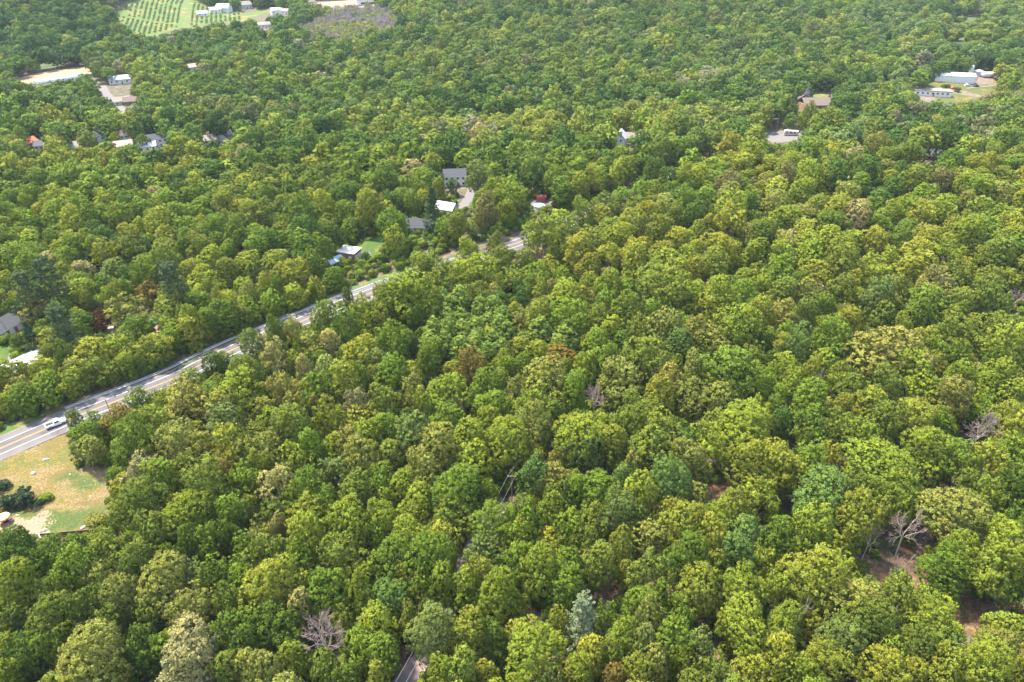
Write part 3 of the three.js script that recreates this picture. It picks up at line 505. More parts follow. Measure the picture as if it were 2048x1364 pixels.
car('parked_car', 'white car parked under the yellow-green trees near the highway', 984, 415, 0.4, WHITEPAINT);
car('parked_car', 'white car on the drive in front of the white barn', 1934, 172, 0.1, WHITEPAINT);
car('parked_car', 'dark red car parked beside the round bush and the trailer', 1906, 178, 0.2, M.red);
car('parked_car', 'dark car further along the drive past the white car', 1952, 174, 0.1, M.rubber);
house('house', 'dark hip-roofed house at the edge beside the pines', 8, 664, 0.55, { w: 12, d: 9, h: 3, rise: 2.4, roof: M.roofdark, wall: M.white, windows: 4, hip: false });
keepRect(-10, 630, 36, 676); keepView('10,735 20,700 40,698 36,735'); keepRect(288, 634, 316, 660); keepView('-10,672 34,664 18,735 -10,740'); keepRect(40, 708, 74, 728); keepView('222,680 240,636 300,652 270,668'); keepRect(186, 622, 222, 668);
house('house', 'low house with pale grey roof in front of the driveway', 56, 734, 0.35, { w: 11, d: 7, h: 2.6, rise: 1.1, roof: M.metalroof, wall: M.wallgrey, windows: 3 });
// the village far to the left
const VILLAGE = 'houses of the village among the trees';
[['brick-red roofed house at the end of the village row', 60, 292, 0.5, { w: 7.4, d: 8, roof: M.roofred, wall: M.brick, windows: 3 }],
 ['grey roofed house tucked beside the brick-red roof', 86, 297, -0.2, { w: 7.4, d: 7, roof: M.roofgrey, wall: M.wallbeige, windows: 3 }],
 ['house with pale beige roof half hidden between two leafy trees', 150, 300, 0.2, { w: 9.0, d: 8, roof: M.rooftan, wall: M.wallbeige, windows: 3 }],
 ['tall house with dark roof and white gable in the village', 200, 286, 0.9, { w: 7.4, d: 9, storeys: 2, h: 2.6, rise: 3, roof: M.roofdark, wall: M.wallgrey, windows: 3 }],
 ['small brown-roofed house set behind the pinkish roof', 250, 283, 0.1, { w: 4.9, d: 6, storeys: 2, h: 2.4, roof: M.roofbrown, wall: M.wallgrey, windows: 2 }],
 ['long low house with a pinkish beige roof', 246, 298, -0.1, { w: 12.3, d: 9, roof: M.roofpink, wall: M.wallbeige, windows: 5 }],
 ['white two-storey house with slate roof and garage', 316, 292, 0.12, { w: 11.5, d: 9, storeys: 2, h: 2.7, roof: M.roofdark, wall: M.white, windows: 4, garage: 1 }],
 ['white bungalow with pale grey roof below the slate-roofed house', 297, 299, -0.1, { w: 9.8, d: 8, roof: M.metalroof, wall: M.white, windows: 3 }],
 ['grey-tan roof alone among trees beyond the village', 420, 286, 0.2, { w: 8.2, d: 8, roof: M.rooftan, wall: M.wallbeige, windows: 3 }],
 ['house with two grey gables at the last trees of the village', 456, 281, 0.8, { w: 9, d: 8, h: 3.4, rise: 2.8, roof: M.roofgrey, wall: M.white, windows: 3 }]].forEach(([l, x, y, t, o]) => { house('village_house', l, x, y, t, { ...o, group: VILLAGE }); keepRect(x - o.w * 1.4, y - 18, x + o.w * 1.4, y - 2); });
house('house', 'white house with a pinkish roof alone in the wood far off', 386, 142, 0.3, { w: 12, d: 9, h: 4, roof: M.roofpink, wall: M.white, windows: 3 }); keepRect(374, 126, 402, 142);
house('house', 'long white house in the trees above the straight far road', 246, 166, -0.1, { w: 19, d: 9, h: 4, roof: M.metalroof, wall: M.white, windows: 5 }); keepRect(228, 152, 266, 166);
house('house', 'beige house beside the straight far road', 244, 208, 0.2, { w: 12, d: 8, roof: M.rooftan, wall: M.wallbeige, windows: 3 });
house('house', 'brown-roofed house next to the beige one by the far road', 263, 208, -0.2, { w: 9, d: 8, roof: M.roofbrown, wall: M.brick, windows: 3 }); keepRect(232, 192, 276, 210); keepView('200,172 214,172 252,216 246,228 226,214');
{ const at = spot(122, 160), o = thing('greenhouse', 'long white plastic greenhouse along the tan field', 'greenhouse', at, facing(at) + 0.25); const a = new THREE.CylinderGeometry(3.4, 3.4, 40, 14, 1, false, 0, Math.PI); a.rotateZ(Math.PI / 2); a.rotateX(-Math.PI / 2 + Math.PI / 2); part('cover', a, M.white, o); for (let k = 0; k < 8; k++) part('hoop', new THREE.TorusGeometry(3.44, 0.1, 5, 14, Math.PI).rotateY(Math.PI / 2).translate(-19.6 + k * 5.6, 0, 0), M.steel, o); keepView('20,166 60,150 128,138 182,133 184,146 132,162 60,168'); }
house('house', 'narrow white house with a steep gable between yellow-green trees', 1239, 291, 1.45, { w: 9, d: 7, h: 2.8, storeys: 2, rise: 3.4, roof: M.metalroof, wall: M.white, windows: 3 }); keepRect(1230, 266, 1250, 290);
house('house', 'beige roof showing just behind the steep white gable', 1259, 281, 0.3, { w: 10, d: 8, roof: M.rooftan, wall: M.wallbeige, windows: 3 }); keepRect(1250, 264, 1270, 278);
{ // brown-roofed complex with a little tower
  const at = spot(1624, 214), o = thing('church_hall', 'brown-roofed hall with several wings and a small dark tower', 'building', at, facing(at) + 0.35);
  const wing = (w, d, h, rise, x, z, r) => { const g = box(w, h + 0.5, d, 0, h / 2 - 0.25, 0), run = d / 2 + 0.6, ang = Math.atan2(rise, d / 2), len = Math.hypot(run, run * rise / (d / 2)), R = [1, -1].map((s) => slab(w + 1, 0.25, len, ang, s, h + rise - run * rise / d + 0.1, s * run / 2)); for (const q of [g, ...R]) { q.rotateY(r); q.translate(x, 0, z); } part('wall', g, M.brick, o); for (const q of R) part('roof', q, M.roofbrown, o); };
  wing(24, 13, 4, 3.6, 2, 4, 0.1); wing(16, 11, 4.6, 4.2, -4, -8, 1.3); wing(14, 10, 3.6, 3, 12, -6, 0.9);
  part('tower', box(3.2, 9, 3.2, -5, 4.5, -2), M.brick, o); part('spire', new THREE.ConeGeometry(3, 5, 4).rotateY(Math.PI / 4).translate(-5, 11.5, -2), M.roofdark, o); part('mast', cyl(0.12, 0.05, 4, -5, 13.5, -2), M.steel, o);
  for (let k = 0; k < 5; k++) part('window', box(1.6, 1.6, 0.15, -6 + k * 4, 2.2, 10.6), M.glass, o);
  keepRect(1590, 178, 1662, 216);
}
{ // long metal barn with silo
  const at = spot(1904, 161), o = thing('barn', 'long white metal barn with a low white roof', 'barn', at, facing(at) + 0.32), w = 30, d = 13, h = 4.6;
  part('wall', box(w, h + 0.6, d, 0, h / 2 - 0.3, 0), std(0.62, 0.63, 0.64, 0.6), o);
  for (const s of [1, -1]) part('roof', slab(w + 0.8, 0.2, 7.1, 0.26, s, h + 1.0, s * 3.4), M.metalroof, o);
  for (let k = 0; k < 14; k++) part('wall_rib', box(0.12, h, 0.08, -14 + k * 2.15, h / 2, d / 2 + 0.04), M.wallgrey, o);
  part('barn_door', box(0.12, 3.8, 5, w / 2 + 0.06, 1.9, 0), M.roofgrey, o);
  const sp = spot(1937, 157), s = thing('silo', 'tall white silo standing at the end of the barn', 'silo', sp); part('silo_body', cyl(1.7, 1.7, 9.5, 0, -0.5, 0, 20), M.white, s); part('dome', new THREE.SphereGeometry(1.7, 20, 8, 0, 6.3, 0, 1.57).translate(0, 9, 0), M.metalroof, s); part('ladder', box(0.4, 8.6, 0.1, 0, 4.5, 1.76), M.steel, s);
  for (const [i, x, y] of [[0, 1955, 151], [1, 1975, 155]]) { const q = spot(x, y), t = thing('storage_tank', ['round grey-white tank behind the silo', 'low white tank beyond the round one'][i], 'tank', q); if (i) { part('tank_body', new THREE.CapsuleGeometry(2.2, 8, 6, 14).rotateZ(Math.PI / 2).translate(0, 2.4, 0), M.white, t); for (const e of [-3, 3]) part('cradle', box(0.6, 1, 3, e, 0.4, 0), M.roofgrey, t); } else { part('tank_body', cyl(4, 4, 4, 0, -0.3, 0, 20), M.metalroof, t); part('tank_roof', new THREE.ConeGeometry(4.1, 1.4, 20).translate(0, 4.4, 0), M.metalroof, t); } }
  keepRect(1876, 136, 1994, 172); keepView('1850,206 1900,182 1990,160 1998,178 1960,192 1920,206');
}
{ const at = spot(1862, 190), o = thing('trailer_building', 'long white single-storey trailer building with flat pale roof', 'building', at, facing(at) + 0.3); part('wall', box(26, 4, 9, 0, 1.8, 0), M.white, o); part('roof', box(27, 0.4, 10, 0, 4, 0), M.rooftan, o); for (let k = 0; k < 7; k++) { const f = part('window', box(1.7, 1.4, 0.12, -11 + k * 3.5, 2.2, 4.55), M.white, o); part('pane', box(1.4, 1.1, 0.06, -11 + k * 3.5, 2.2, 4.63), M.glass, f); } part('door', box(1.2, 2.2, 0.1, 0.3, 1.1, 4.56), M.maroonwall, o); keepRect(1830, 172, 1902, 196); }
{ const at = spot(1874, 192), o = thing('fire_engine', 'red lorry parked in front of the white trailer building', 'lorry', at, facing(at) + 0.4); part('cab', box(2.4, 2.6, 2.4, 3.6, 1.6, 0), M.red, o); part('box_body', box(6.4, 2.5, 2.4, -1, 1.75, 0), M.red, o); part('windscreen', box(0.08, 0.9, 2, 4.83, 2.2, 0), M.glass, o); part('stripe', box(6.2, 0.3, 2.44, -1, 1.5, 0), M.white, o); for (const x of [-3, -1.6, 3.4]) for (const s of [-1, 1]) part('wheel', new THREE.CylinderGeometry(0.5, 0.5, 0.3, 12).rotateX(Math.PI / 2).translate(x, 0.5, s * 1.1), M.rubber, o); }
{ const at = spot(1581, 271), o = thing('motorhome', 'white motorhome with brown stripe parked on the grey lot', 'motorhome', at, facing(at) + 0.2); part('body', box(8.4, 2.6, 2.4, 0, 1.9, 0), M.white, o); part('stripe', box(8.44, 0.5, 2.44, 0, 1.5, 0), M.roofbrown, o); part('windscreen', box(0.08, 1.1, 2.1, 4.23, 2.3, 0), M.glass, o); for (let k = 0; k < 3; k++) part('window', box(1.3, 0.8, 2.46, -2.8 + k * 2.4, 2.4, 0), M.glass, o); for (const x of [-2.6, 2.8]) for (const s of [-1, 1]) part('wheel', new THREE.CylinderGeometry(0.45, 0.45, 0.3, 12).rotateX(Math.PI / 2).translate(x, 0.45, s * 1.05), M.rubber, o); part('roof_box', box(1, 0.3, 0.8, -1, 3.3, 0), M.white, o); keepView('1524,282 1530,264 1604,262 1604,278 1552,284'); }
house('house', 'low house with a red-ended grey roof sunk among dark trees', 1862, 318, 0.2, { w: 14, d: 8, roof: M.roofgrey, wall: M.red, windows: 4 }); keepRect(1842, 304, 1882, 316);
// the farm and yard at the far edge
const FARM = 'white farm buildings at the far fields';
[['small white shed at the near end of the crop rows', 405, 31, 0.1, { w: 12, d: 8, roof: M.metalroof, wall: M.white, windows: 2 }],
 ['middle white barn standing beyond the crop rows', 431, 25, 0.2, { w: 13, d: 9, h: 4, roof: M.metalroof, wall: M.white, windows: 3 }],
 ['largest white barn of the farm, with a grey gable', 449, 23, -0.5, { w: 16, d: 11, h: 5, rise: 4, roof: M.metalroof, wall: M.white, windows: 3 }],
 ['grey farmhouse half hidden behind round trees', 492, 17, 0.4, { w: 13, d: 10, h: 5, rise: 3.5, roof: M.rooftan, wall: M.wallgrey, windows: 3 }],
 ['white farmhouse at the edge of the pale field', 554, 28, 0.2, { w: 14, d: 10, h: 5, roof: M.metalroof, wall: M.white, windows: 3 }],
 ['smaller white outbuilding next to the farmhouse', 572, 28, -0.4, { w: 9, d: 8, h: 4, roof: M.rooftan, wall: M.white, windows: 2 }],
 ['tan house with its yard in front of the dark wood', 528, 56, 0.2, { w: 14, d: 9, h: 4, roof: M.rooftan, wall: M.white, windows: 4 }]].forEach(([l, x, y, t, o]) => { house('farm_building', l, x, y, t, { ...o, group: FARM }); keepRect(x - o.w, y - 12, x + o.w, y + 2); });
keepView('232,34 246,8 300,-4 380,-4 430,22 480,24 484,42 410,50 350,58 300,74 264,64'); keepView('482,30 540,15 560,18 520,30 488,42'); keepView('606,6 640,-6 750,-8 748,12 706,16 680,20 650,10'); keepView('1886,74 1920,36 1962,34 1990,56 1988,84 1900,86');
{ const at = spot(738, 8), o = thing('commercial_building', 'flat white commercial building with a blue roof band', 'building', at, facing(at)); part('wall', box(30, 6, 16, 0, 2.6, 0), M.white, o); part('roof_band', box(30.6, 1.6, 16.6, 0, 6.2, 0), M.blue, o); part('shop_window', box(20, 2.4, 0.2, 0, 1.8, 8.1), M.glass, o); }
{ const at = spot(664, 1), o = thing('commercial_building', 'long pale commercial building behind the blue-roofed one, across the lot', 'building', at, facing(at)); part('wall', box(60, 6, 16, 0, 2.6, 0), M.white, o); part('roof', box(61, 0.5, 17, 0, 5.8, 0), M.rooftan, o); part('shop_window', box(44, 2.2, 0.2, 0, 1.8, 8.1), M.glass, o); }

// the highway's guardrail
{ const line = shifted(HIGHWAY, 6.0), a = spot(112, 832), b = spot(760, 578), keep = line.filter((p) => p.x > a.x && p.x < b.x), c = keep[Math.floor(keep.length / 2)], o = thing('guardrail', 'long pale steel guardrail along the far edge of the highway', 'guardrail', V(c.x, ground(c.x, c.z), c.z));
  const loc = (p, y) => V(p.x - c.x, ground(p.x, p.z) + y - o.position.y, p.z - c.z), curve = (y, off) => new THREE.CatmullRomCurve3(shifted(keep, off).map((p) => loc(p, y)));
  const prof = new THREE.Shape([[-0.17, 0], [-0.17, 0.05], [-0.06, 0.10], [0, 0.05], [0.06, 0.10], [0.17, 0.05], [0.17, 0]].map(([x, y]) => new THREE.Vector2(x, y)));
  part('beam', new THREE.ExtrudeGeometry(prof, { steps: keep.length * 2, extrudePath: curve(0.62, 0), bevelEnabled: false }), M.steel, o);
  part('post', keep.flatMap((p, i) => (i % 1 ? [] : [box(0.14, 0.9, 0.14, p.x - c.x, ground(p.x, p.z) + 0.35 - o.position.y, p.z - c.z)])), M.steel, o).userData.kind = 'stuff';
  const kerb = thing('concrete_kerb', 'low concrete kerb below the guardrail', 'kerb', V(c.x, ground(c.x, c.z), c.z)), g = strip(keep, -0.32, 0.2, 0.2, 1).translate(-c.x, -o.position.y, -c.z); part('kerb_top', g, std(0.5, 0.49, 0.46, 0.9), kerb);
}
// utility poles and their wires
function pole(label, px, py, height, { arm = true, lean = 0, r = 0.14 } = {}) {
  const at = spot(px, py), o = thing('utility_pole', label, 'utility pole', at, facing(at));
  part('shaft', rod(V(0, -0.5, 0), V(lean, height, 0), r, r * 0.7, 8), M.polewood, o);
  if (arm) { const c = part('crossarm', box(2.2, 0.14, 0.14, lean * 0.95, height * 0.95, 0), M.polewood, o); for (const x of [-0.95, 0, 0.95]) part('insulator', cyl(0.07, 0.05, 0.22, x + lean * 0.95, height * 0.95 + 0.07, 0, 8), M.white, c); }
  return V(at.x + lean, at.y + height * 0.97, at.z);
}
function wires(label, A, B, sag, offs = [-0.9, 0.9]) {
  const mid = A.clone().add(B).multiplyScalar(0.5), o = thing('power_line', label, 'power line', mid), s = V(B.z - A.z, 0, A.x - B.x).normalize();
  for (const f of offs) { const pts = []; for (let i = 0; i <= 12; i++) { const t = i / 12; pts.push(A.clone().lerp(B, t).addScaledVector(s, f).add(V(0, -sag * 4 * t * (1 - t) + 0.25, 0)).sub(mid)); } part('wire', new THREE.TubeGeometry(new THREE.CatmullRomCurve3(pts), 24, 0.024, 5), M.wire, o); }
}
const p1 = pole('wooden utility pole in the dark gap above the woodland lane', 1024, 1004, 9.5), p0 = pole('utility pole with white insulators beside the lane, nearest the camera', 800, 1436, 9), p2 = pole('utility pole hidden among trees at the far end of the lane', 1104, 878, 9);
wires('pair of pale wires strung along the woodland lane', p0, p1, 0.9); wires('wires running on from the gap pole into the trees', p1, p2, 0.8);
const h0 = pole('utility pole on the near side of the highway by the rust-coloured tree', 232, 852, 10), h1 = pole('utility pole on the near side of the highway by the dark round tree', 420, 764, 10), h2 = pole('utility pole on the near side of the highway among yellow crowns', 590, 676, 10);
wires('thin wires beside the highway over the rust-coloured tree', h0, h1, 1.0); wires('thin wires crossing in front of the dark round tree', h1, h2, 1.0);
pole('pale leaning pole in front of the dark-roofed house', 23, 671, 7, { arm: false, lean: -1.2, r: 0.12 }); pole('grey utility pole beside the side road below the white house', 911, 398, 9); pole('slim light pole at the grey parking lot', 1552, 264, 11, { arm: false }); pole('utility pole between the hall and the trailer building', 1815, 170, 10); keepRect(1812, 150, 1819, 166); keepRect(1549, 244, 1556, 262);

// things in the clearing
function boulder(label, px, py, sx, sy, sz, seed, turn = 0, name = 'boulder', category = 'boulder') {
  const g = new THREE.IcosahedronGeometry(1, 3), p = g.attributes.position, n = createNoise2D(mulberry(seed));
  for (let i = 0; i < p.count; i++) { const v = V(p.getX(i), p.getY(i), p.getZ(i)), k = 1 + 0.22 * n(v.x * 1.3 + v.y, v.z * 1.3 - v.y) + 0.08 * n(v.x * 4 + v.z, v.y * 4); p.setXYZ(i, v.x * k * sx, v.y * k * sy, v.z * k * sz); }
  g.computeVertexNormals();
  const at = spot(px, py), m = part(numbered(name), g, M.rock, scene); m.position.set(at.x, at.y + sy * 0.35, at.z); m.rotation.y = turn;
  return tag(m, label, category, 'pale rocks lying in the clearing');
}
boulder('pale flat boulder in the dry grass, higher of the two by the highway', 92, 920, 0.8, 0.42, 0.45, 1, 0.3); boulder('pale round boulder in the middle of the dry grass', 67, 948, 0.6, 0.5, 0.5, 2); boulder('long pale rock on the green strip near the timber wall', 168, 1055, 0.85, 0.35, 0.4, 3, 0.6);
boulder('big white rock ledge at the foot of the dirt path', 80, 1073, 1.9, 0.5, 0.55, 4, -0.25); boulder('white rock beside the dirt path just up from the ledge', 90, 1061, 0.65, 0.4, 0.4, 5, 0.4); boulder('small white rock near the orange shade', 34, 1031, 0.35, 0.2, 0.2, 6); boulder('small white stone lying in the grass towards the trees', 181, 993, 0.3, 0.2, 0.25, 7); boulder('small pale stone in the worn strip of grass', 140, 949, 0.3, 0.2, 0.2, 8);
{ const at = spot(12, 1044), o = thing('garden_umbrella', 'orange octagonal shade with a pale tan top standing on the dirt', 'umbrella', at); part('canopy_top', new THREE.ConeGeometry(1.5, 0.45, 8).translate(0, 2.2, 0), M.canvas, o); part('valance', new THREE.CylinderGeometry(1.52, 1.62, 0.42, 8, 1, true).translate(0, 1.8, 0), M.orange, o); part('pole', cyl(0.06, 0.06, 2.1), M.wood, o); part('base', cyl(0.55, 0.5, 0.25), M.rubber, o); }
{ const at = spot(24, 1041), o = thing('planter', 'round white planter beside the orange shade', 'planter', at); part('pot', new THREE.LatheGeometry([[0.02, 0], [0.34, 0], [0.42, 0.55], [0.46, 0.6], [0.4, 0.62], [0.36, 0.5], [0.02, 0.48]].map(([x, y]) => new THREE.Vector2(x, y)), 18), M.white, o); part('soil', cyl(0.34, 0.34, 0.04, 0, 0.46, 0, 14), M.wood, o); }
{ // timber retaining wall: boards between posts
  const a = spot(84, 1074), b = spot(222, 1062), o = thing('retaining_wall', 'brown timber retaining wall along the foot of the clearing', 'wall', a), d = b.clone().sub(a), L = Math.hypot(d.x, d.z), ang = Math.atan2(-d.z, d.x), n = 7, rnd = mulberry(77);
  o.rotation.y = ang;
  const at = (t) => ground(a.x + d.x * t, a.z + d.z * t) - a.y;
  for (let i = 0; i < n; i++) { for (let k = 0; k < 5; k++) { const g = box(L / n - 0.04, 0.24, 0.09 + rnd() * 0.03, (i + 0.5) * L / n, at((i + 0.5) / n) + 0.05 + k * 0.26, 0.03 * rnd()); part('board', g, [M.wood, M.maroonwall, std(0.2, 0.13, 0.1, 0.9)][Math.floor(rnd() * 3)], o); } part('post', box(0.16, 1.5, 0.16, i * L / n, at(i / n) + 0.6, 0.14), M.wood, o); }
}
{ const at = spot(217, 1040), o = thing('wooden_post', 'single weathered wooden post at the tree line of the clearing', 'post', at); part('shaft', rod(V(0, -0.3, 0), V(0.1, 1.7, 0), 0.09, 0.08, 7), std(0.42, 0.34, 0.25, 0.9), o); part('cap', cyl(0.11, 0.06, 0.1, 0.1, 1.68, 0, 7), M.wood, o); }
{ const at = spot(228, 672), o = thing('garden_arbour', 'narrow weathered wooden arbour between the maroon tree and the round khaki tree', 'arbour', at, 0.3); for (const x of [-0.7, 0.7]) for (const z of [-0.5, 0.5]) part('post', box(0.14, 3.6, 0.14, x, 1.7, z), M.polewood, o); part('roof', box(1.9, 0.14, 1.5, 0, 3.55, 0), M.polewood, o); for (let k = 0; k < 5; k++) part('slat', box(1.4, 0.08, 0.06, 0, 0.6 + k * 0.6, -0.5), M.polewood, o); }
// ---------------------------------------------------------------- trees one can tell apart: where each crown stands in the photograph
const CROWNS = [];
function crowns(x0, y0, scale, text) {                              // «x y width tone form» in an enlarged part of the photograph
  for (const row of text.trim().split(/\s*;\s*/)) { if (!row) continue; const [x, y, w, tone, form] = row.trim().split(/\s+/); CROWNS.push({ px: x0 + x / scale, py: y0 + y / scale, w: w / scale, tone, form }); }
}
crowns(0, 1096, 4, `150 90 360 deep o; 430 80 330 mid l; 650 215 310 fresh m; 130 320 350 lime o; 860 260 270 khaki l; 1120 200 240 olive t; 1130 80 260 olive o; 880 60 300 olive l; 1300 290 440 khaki o; 1000 400 330 khaki o; 1540 230 240 grey l; 1420 130 170 mid m; 1740 230 270 mid l; 1930 180 200 mid l;
 1560 470 340 khaki l; 1850 470 260 olive l; 450 390 230 olive l; 600 420 190 olive o; 110 560 310 olive o; 400 620 390 olive o; 630 560 260 olive l; 830 390 210 mid l; 880 650 310 olive l; 1020 640 140 khaki p; 1180 560 260 olive l; 1800 720 310 mid l; 1970 640 270 fresh o; 520 730 250 olive o; 180 850 340 deep l; 370 870 240 mid o; 50 900 260 lime o; 120 1010 270 lime o;
 720 940 560 khaki o; 1180 800 270 mid l; 1130 930 260 deep l; 1370 800 290 fresh o; 1500 890 470 pale2 t; 1830 980 250 olive t; 1990 990 210 khaki m; 1960 820 250 mid o`);
crowns(512, 1096, 4, `150 300 480 yellow o; 70 60 300 olive l; 370 70 330 fresh o; 720 100 380 olive l; 1130 70 370 mid o; 1400 100 390 fresh o; 350 470 220 pale t; 600 390 310 fresh m; 830 420 230 lime o; 880 280 230 lime m; 450 330 190 fresh l; 1070 430 330 blue o; 1210 270 210 yellow o; 1310 340 210 fresh l; 1500 280 260 lime o; 1680 330 270 lime o; 1800 200 250 yellow l; 1820 60 290 grey o; 1920 400 350 lime o;
 180 650 390 mid l; 560 740 400 - d; 700 610 190 olive l; 950 640 370 lime o; 1020 860 250 fresh m; 850 800 300 fresh o; 1430 670 370 grey o; 1690 720 290 yellow t; 1820 860 160 khaki p; 300 890 250 lime o; 580 1000 270 olive o; 60 1000 290 khaki o; 990 1040 170 yellow t; 1500 1010 230 lime m; 1680 980 220 olive t; 1380 470 170 olive l; 700 1070 220 mid l; 1890 700 220 mid l`);
crowns(1024, 1096, 4, `235 180 330 lime o; 440 140 250 fresh o; 430 340 270 fresh t; 50 100 250 fresh o; 710 120 330 olive o; 880 60 190 olive o; 920 230 140 yellow t; 1080 250 300 olive l; 1420 90 340 mid o; 1640 160 220 olive m; 1800 100 310 blue t; 1990 120 210 lime l; 1480 320 360 yellow o; 1450 430 210 khaki l; 1830 340 380 lime o; 1860 620 420 lime o;
 1040 490 330 fresh m; 370 590 180 yellow l; 560 590 290 silver w; 760 560 170 fresh l; 170 830 440 lime m; 860 770 270 lime m; 1090 600 250 khaki o; 1060 760 230 grey o; 1280 760 290 fresh o; 1470 800 270 grey o; 1130 930 230 khaki o; 1380 930 210 lime o; 290 1020 230 khaki o; 440 1030 150 yellow m; 540 990 210 lime m; 1000 1010 230 yellow o; 820 1040 180 rust o; 1620 1000 230 olive l; 1920 1010 290 yellow o; 1330 480 230 fresh l; 20 450 190 lime o; 1190 430 150 fresh t`);
crowns(1536, 1096, 4, `410 250 500 yellow o; 170 240 260 yellow l; 560 210 310 lime o; 60 330 230 lime l; 380 640 200 yellow l; 680 450 460 khaki o; 740 630 400 olive o; 1010 430 310 olive o; 1300 520 440 lime l; 800 330 170 grey o; 120 630 320 lime o; 580 790 330 grey m; 70 860 250 yellow m; 480 920 400 yellow l; 940 860 250 lime m; 920 990 320 yellow o; 200 1000 250 lime o; 880 720 250 fresh l; 1240 790 350 olive l; 1470 790 220 blue o; 1400 990 310 yellow o; 1690 960 420 lime o; 1850 830 350 gold2 l; 1900 680 310 lime o; 2010 1010 170 lime m; 1440 160 350 fresh o; 1560 80 330 lime o; 1850 120 400 lime t; 1970 330 270 fresh l; 1140 1040 210 yellow m; 340 1040 240 lime o; 260 520 190 - s`);
crowns(0, 828, 4, `600 55 115 mid m; 970 50 280 rust o; 780 60 190 fresh l; 690 225 290 mid o; 1100 220 320 mid o; 1040 350 280 mid o; 1260 100 290 olive o; 1480 240 390 khaki l; 1240 380 190 rust l; 1130 500 270 pale2 l; 960 530 210 mid o; 1300 560 270 fresh m; 1560 430 310 olive l; 1790 500 230 rust l; 1640 590 390 olive l; 1800 100 270 grey l; 1880 260 310 yellow l; 2000 330 250 khaki l; 1120 700 380 olive o; 1530 800 430 lime o; 1840 820 230 fresh t; 1000 1000 290 olive l; 1230 980 310 olive o; 1810 970 200 mid l; 1980 560 270 fresh l; 130 1095 270 deep m; 450 1115 300 deep o; 1700 1040 240 fresh l; 1990 1050 240 fresh l; 1520 1050 190 mid o`);
crowns(512, 828, 4, `290 120 300 olive m; 100 310 280 khaki o; 580 60 250 yellow o; 830 60 270 yellow o; 870 190 270 lime o; 1060 120 270 fresh o; 640 280 250 lime o; 750 240 220 gold2 o; 340 350 290 lime l; 460 300 210 fresh t; 60 440 190 lime o; 1080 310 250 olive o; 1270 200 290 grey m; 820 360 270 khaki o; 1550 90 240 fresh m; 1470 290 280 khaki m; 1710 220 280 lime m; 1740 380 290 lime m; 2030 200 360 lime o; 150 580 300 pale l; 620 480 270 grey l; 510 460 150 lime p; 390 600 330 fresh l; 330 700 180 lime o; 790 640 290 olive t; 1000 570 250 fresh o; 1170 620 250 lime m; 1330 480 280 khaki o; 1620 600 460 fresh o; 1300 700 290 lime o; 1040 710 170 lime o; 830 490 230 olive l; 560 790 210 mid l; 420 840 350 yellow l; 170 820 250 olive l; 180 920 130 pale t; 770 930 310 lime m; 430 1010 310 lime o; 1020 890 330 lime o; 1290 820 230 lime l; 1550 850 330 olive o; 1250 1000 330 lime o; 1490 1010 270 yellow o; 960 1030 210 fresh o; 1880 630 140 fresh l; 1900 900 330 fresh o; 640 880 210 olive l; 60 1010 230 khaki l`);
crowns(1024, 828, 4, `140 120 330 khaki o; 560 190 380 lime o; 590 300 290 grey o; 740 90 210 lime l; 870 110 190 fresh o; 820 250 260 yellow t; 1060 50 320 olive o; 1160 220 440 olive o; 1400 370 330 khaki o; 1560 190 270 lime l; 1620 320 210 lime l; 1860 130 430 lime m; 1960 400 380 yellow o; 1030 350 210 fresh l; 370 390 160 khaki m; 160 520 250 blue l; 330 550 250 gold2 o; 940 470 140 khaki t; 880 560 170 blue m; 1250 560 330 blue m; 1460 680 250 khaki o; 690 640 350 fresh o; 500 620 230 fresh o; 1010 680 260 lime m; 870 800 330 grey o; 330 770 230 lime o; 640 870 270 olive o; 470 950 210 fresh m; 1240 800 210 yellow o; 1390 870 370 yellow o; 1660 850 250 lime m; 1770 750 240 yellow l; 1080 980 290 khaki o; 880 1010 170 yellow o; 1840 960 290 blue o; 1600 1020 290 yellow o; 110 850 270 fresh o; 60 1000 270 lime o; 1990 690 270 lime l; 600 1040 210 olive o; 1440 1045 250 lime o`);
crowns(1536, 828, 4, `380 240 250 fresh o; 300 90 270 mid l; 720 170 290 lime o; 560 110 250 olive l; 1150 60 370 yellow l; 940 60 290 olive o; 1380 90 210 fresh o; 1690 150 300 - d; 880 400 540 lime o; 1290 290 390 lime o; 490 360 190 yellow l; 330 410 270 fresh o; 50 420 340 yellow o; 190 510 270 yellow o; 1560 400 250 fresh l; 1740 380 310 yellow l; 1950 330 310 fresh o; 2000 140 250 yellow o; 1900 50 250 yellow o; 440 620 440 blue o; 610 400 130 - d; 970 670 310 lime m; 1120 740 190 lime m; 700 790 330 yellow o; 700 620 280 olive l; 900 820 130 yellow t; 1480 790 480 khaki o; 1800 970 350 lime o; 1990 860 230 fresh l; 370 970 290 lime t; 815 1010 240 - d; 1100 960 260 - d; 1075 1250 180 - d; 650 1030 150 yellow t; 100 980 250 fresh o; 1630 570 210 olive l; 1750 650 270 lime l; 1950 570 260 mid l; 1610 930 200 fresh o`);
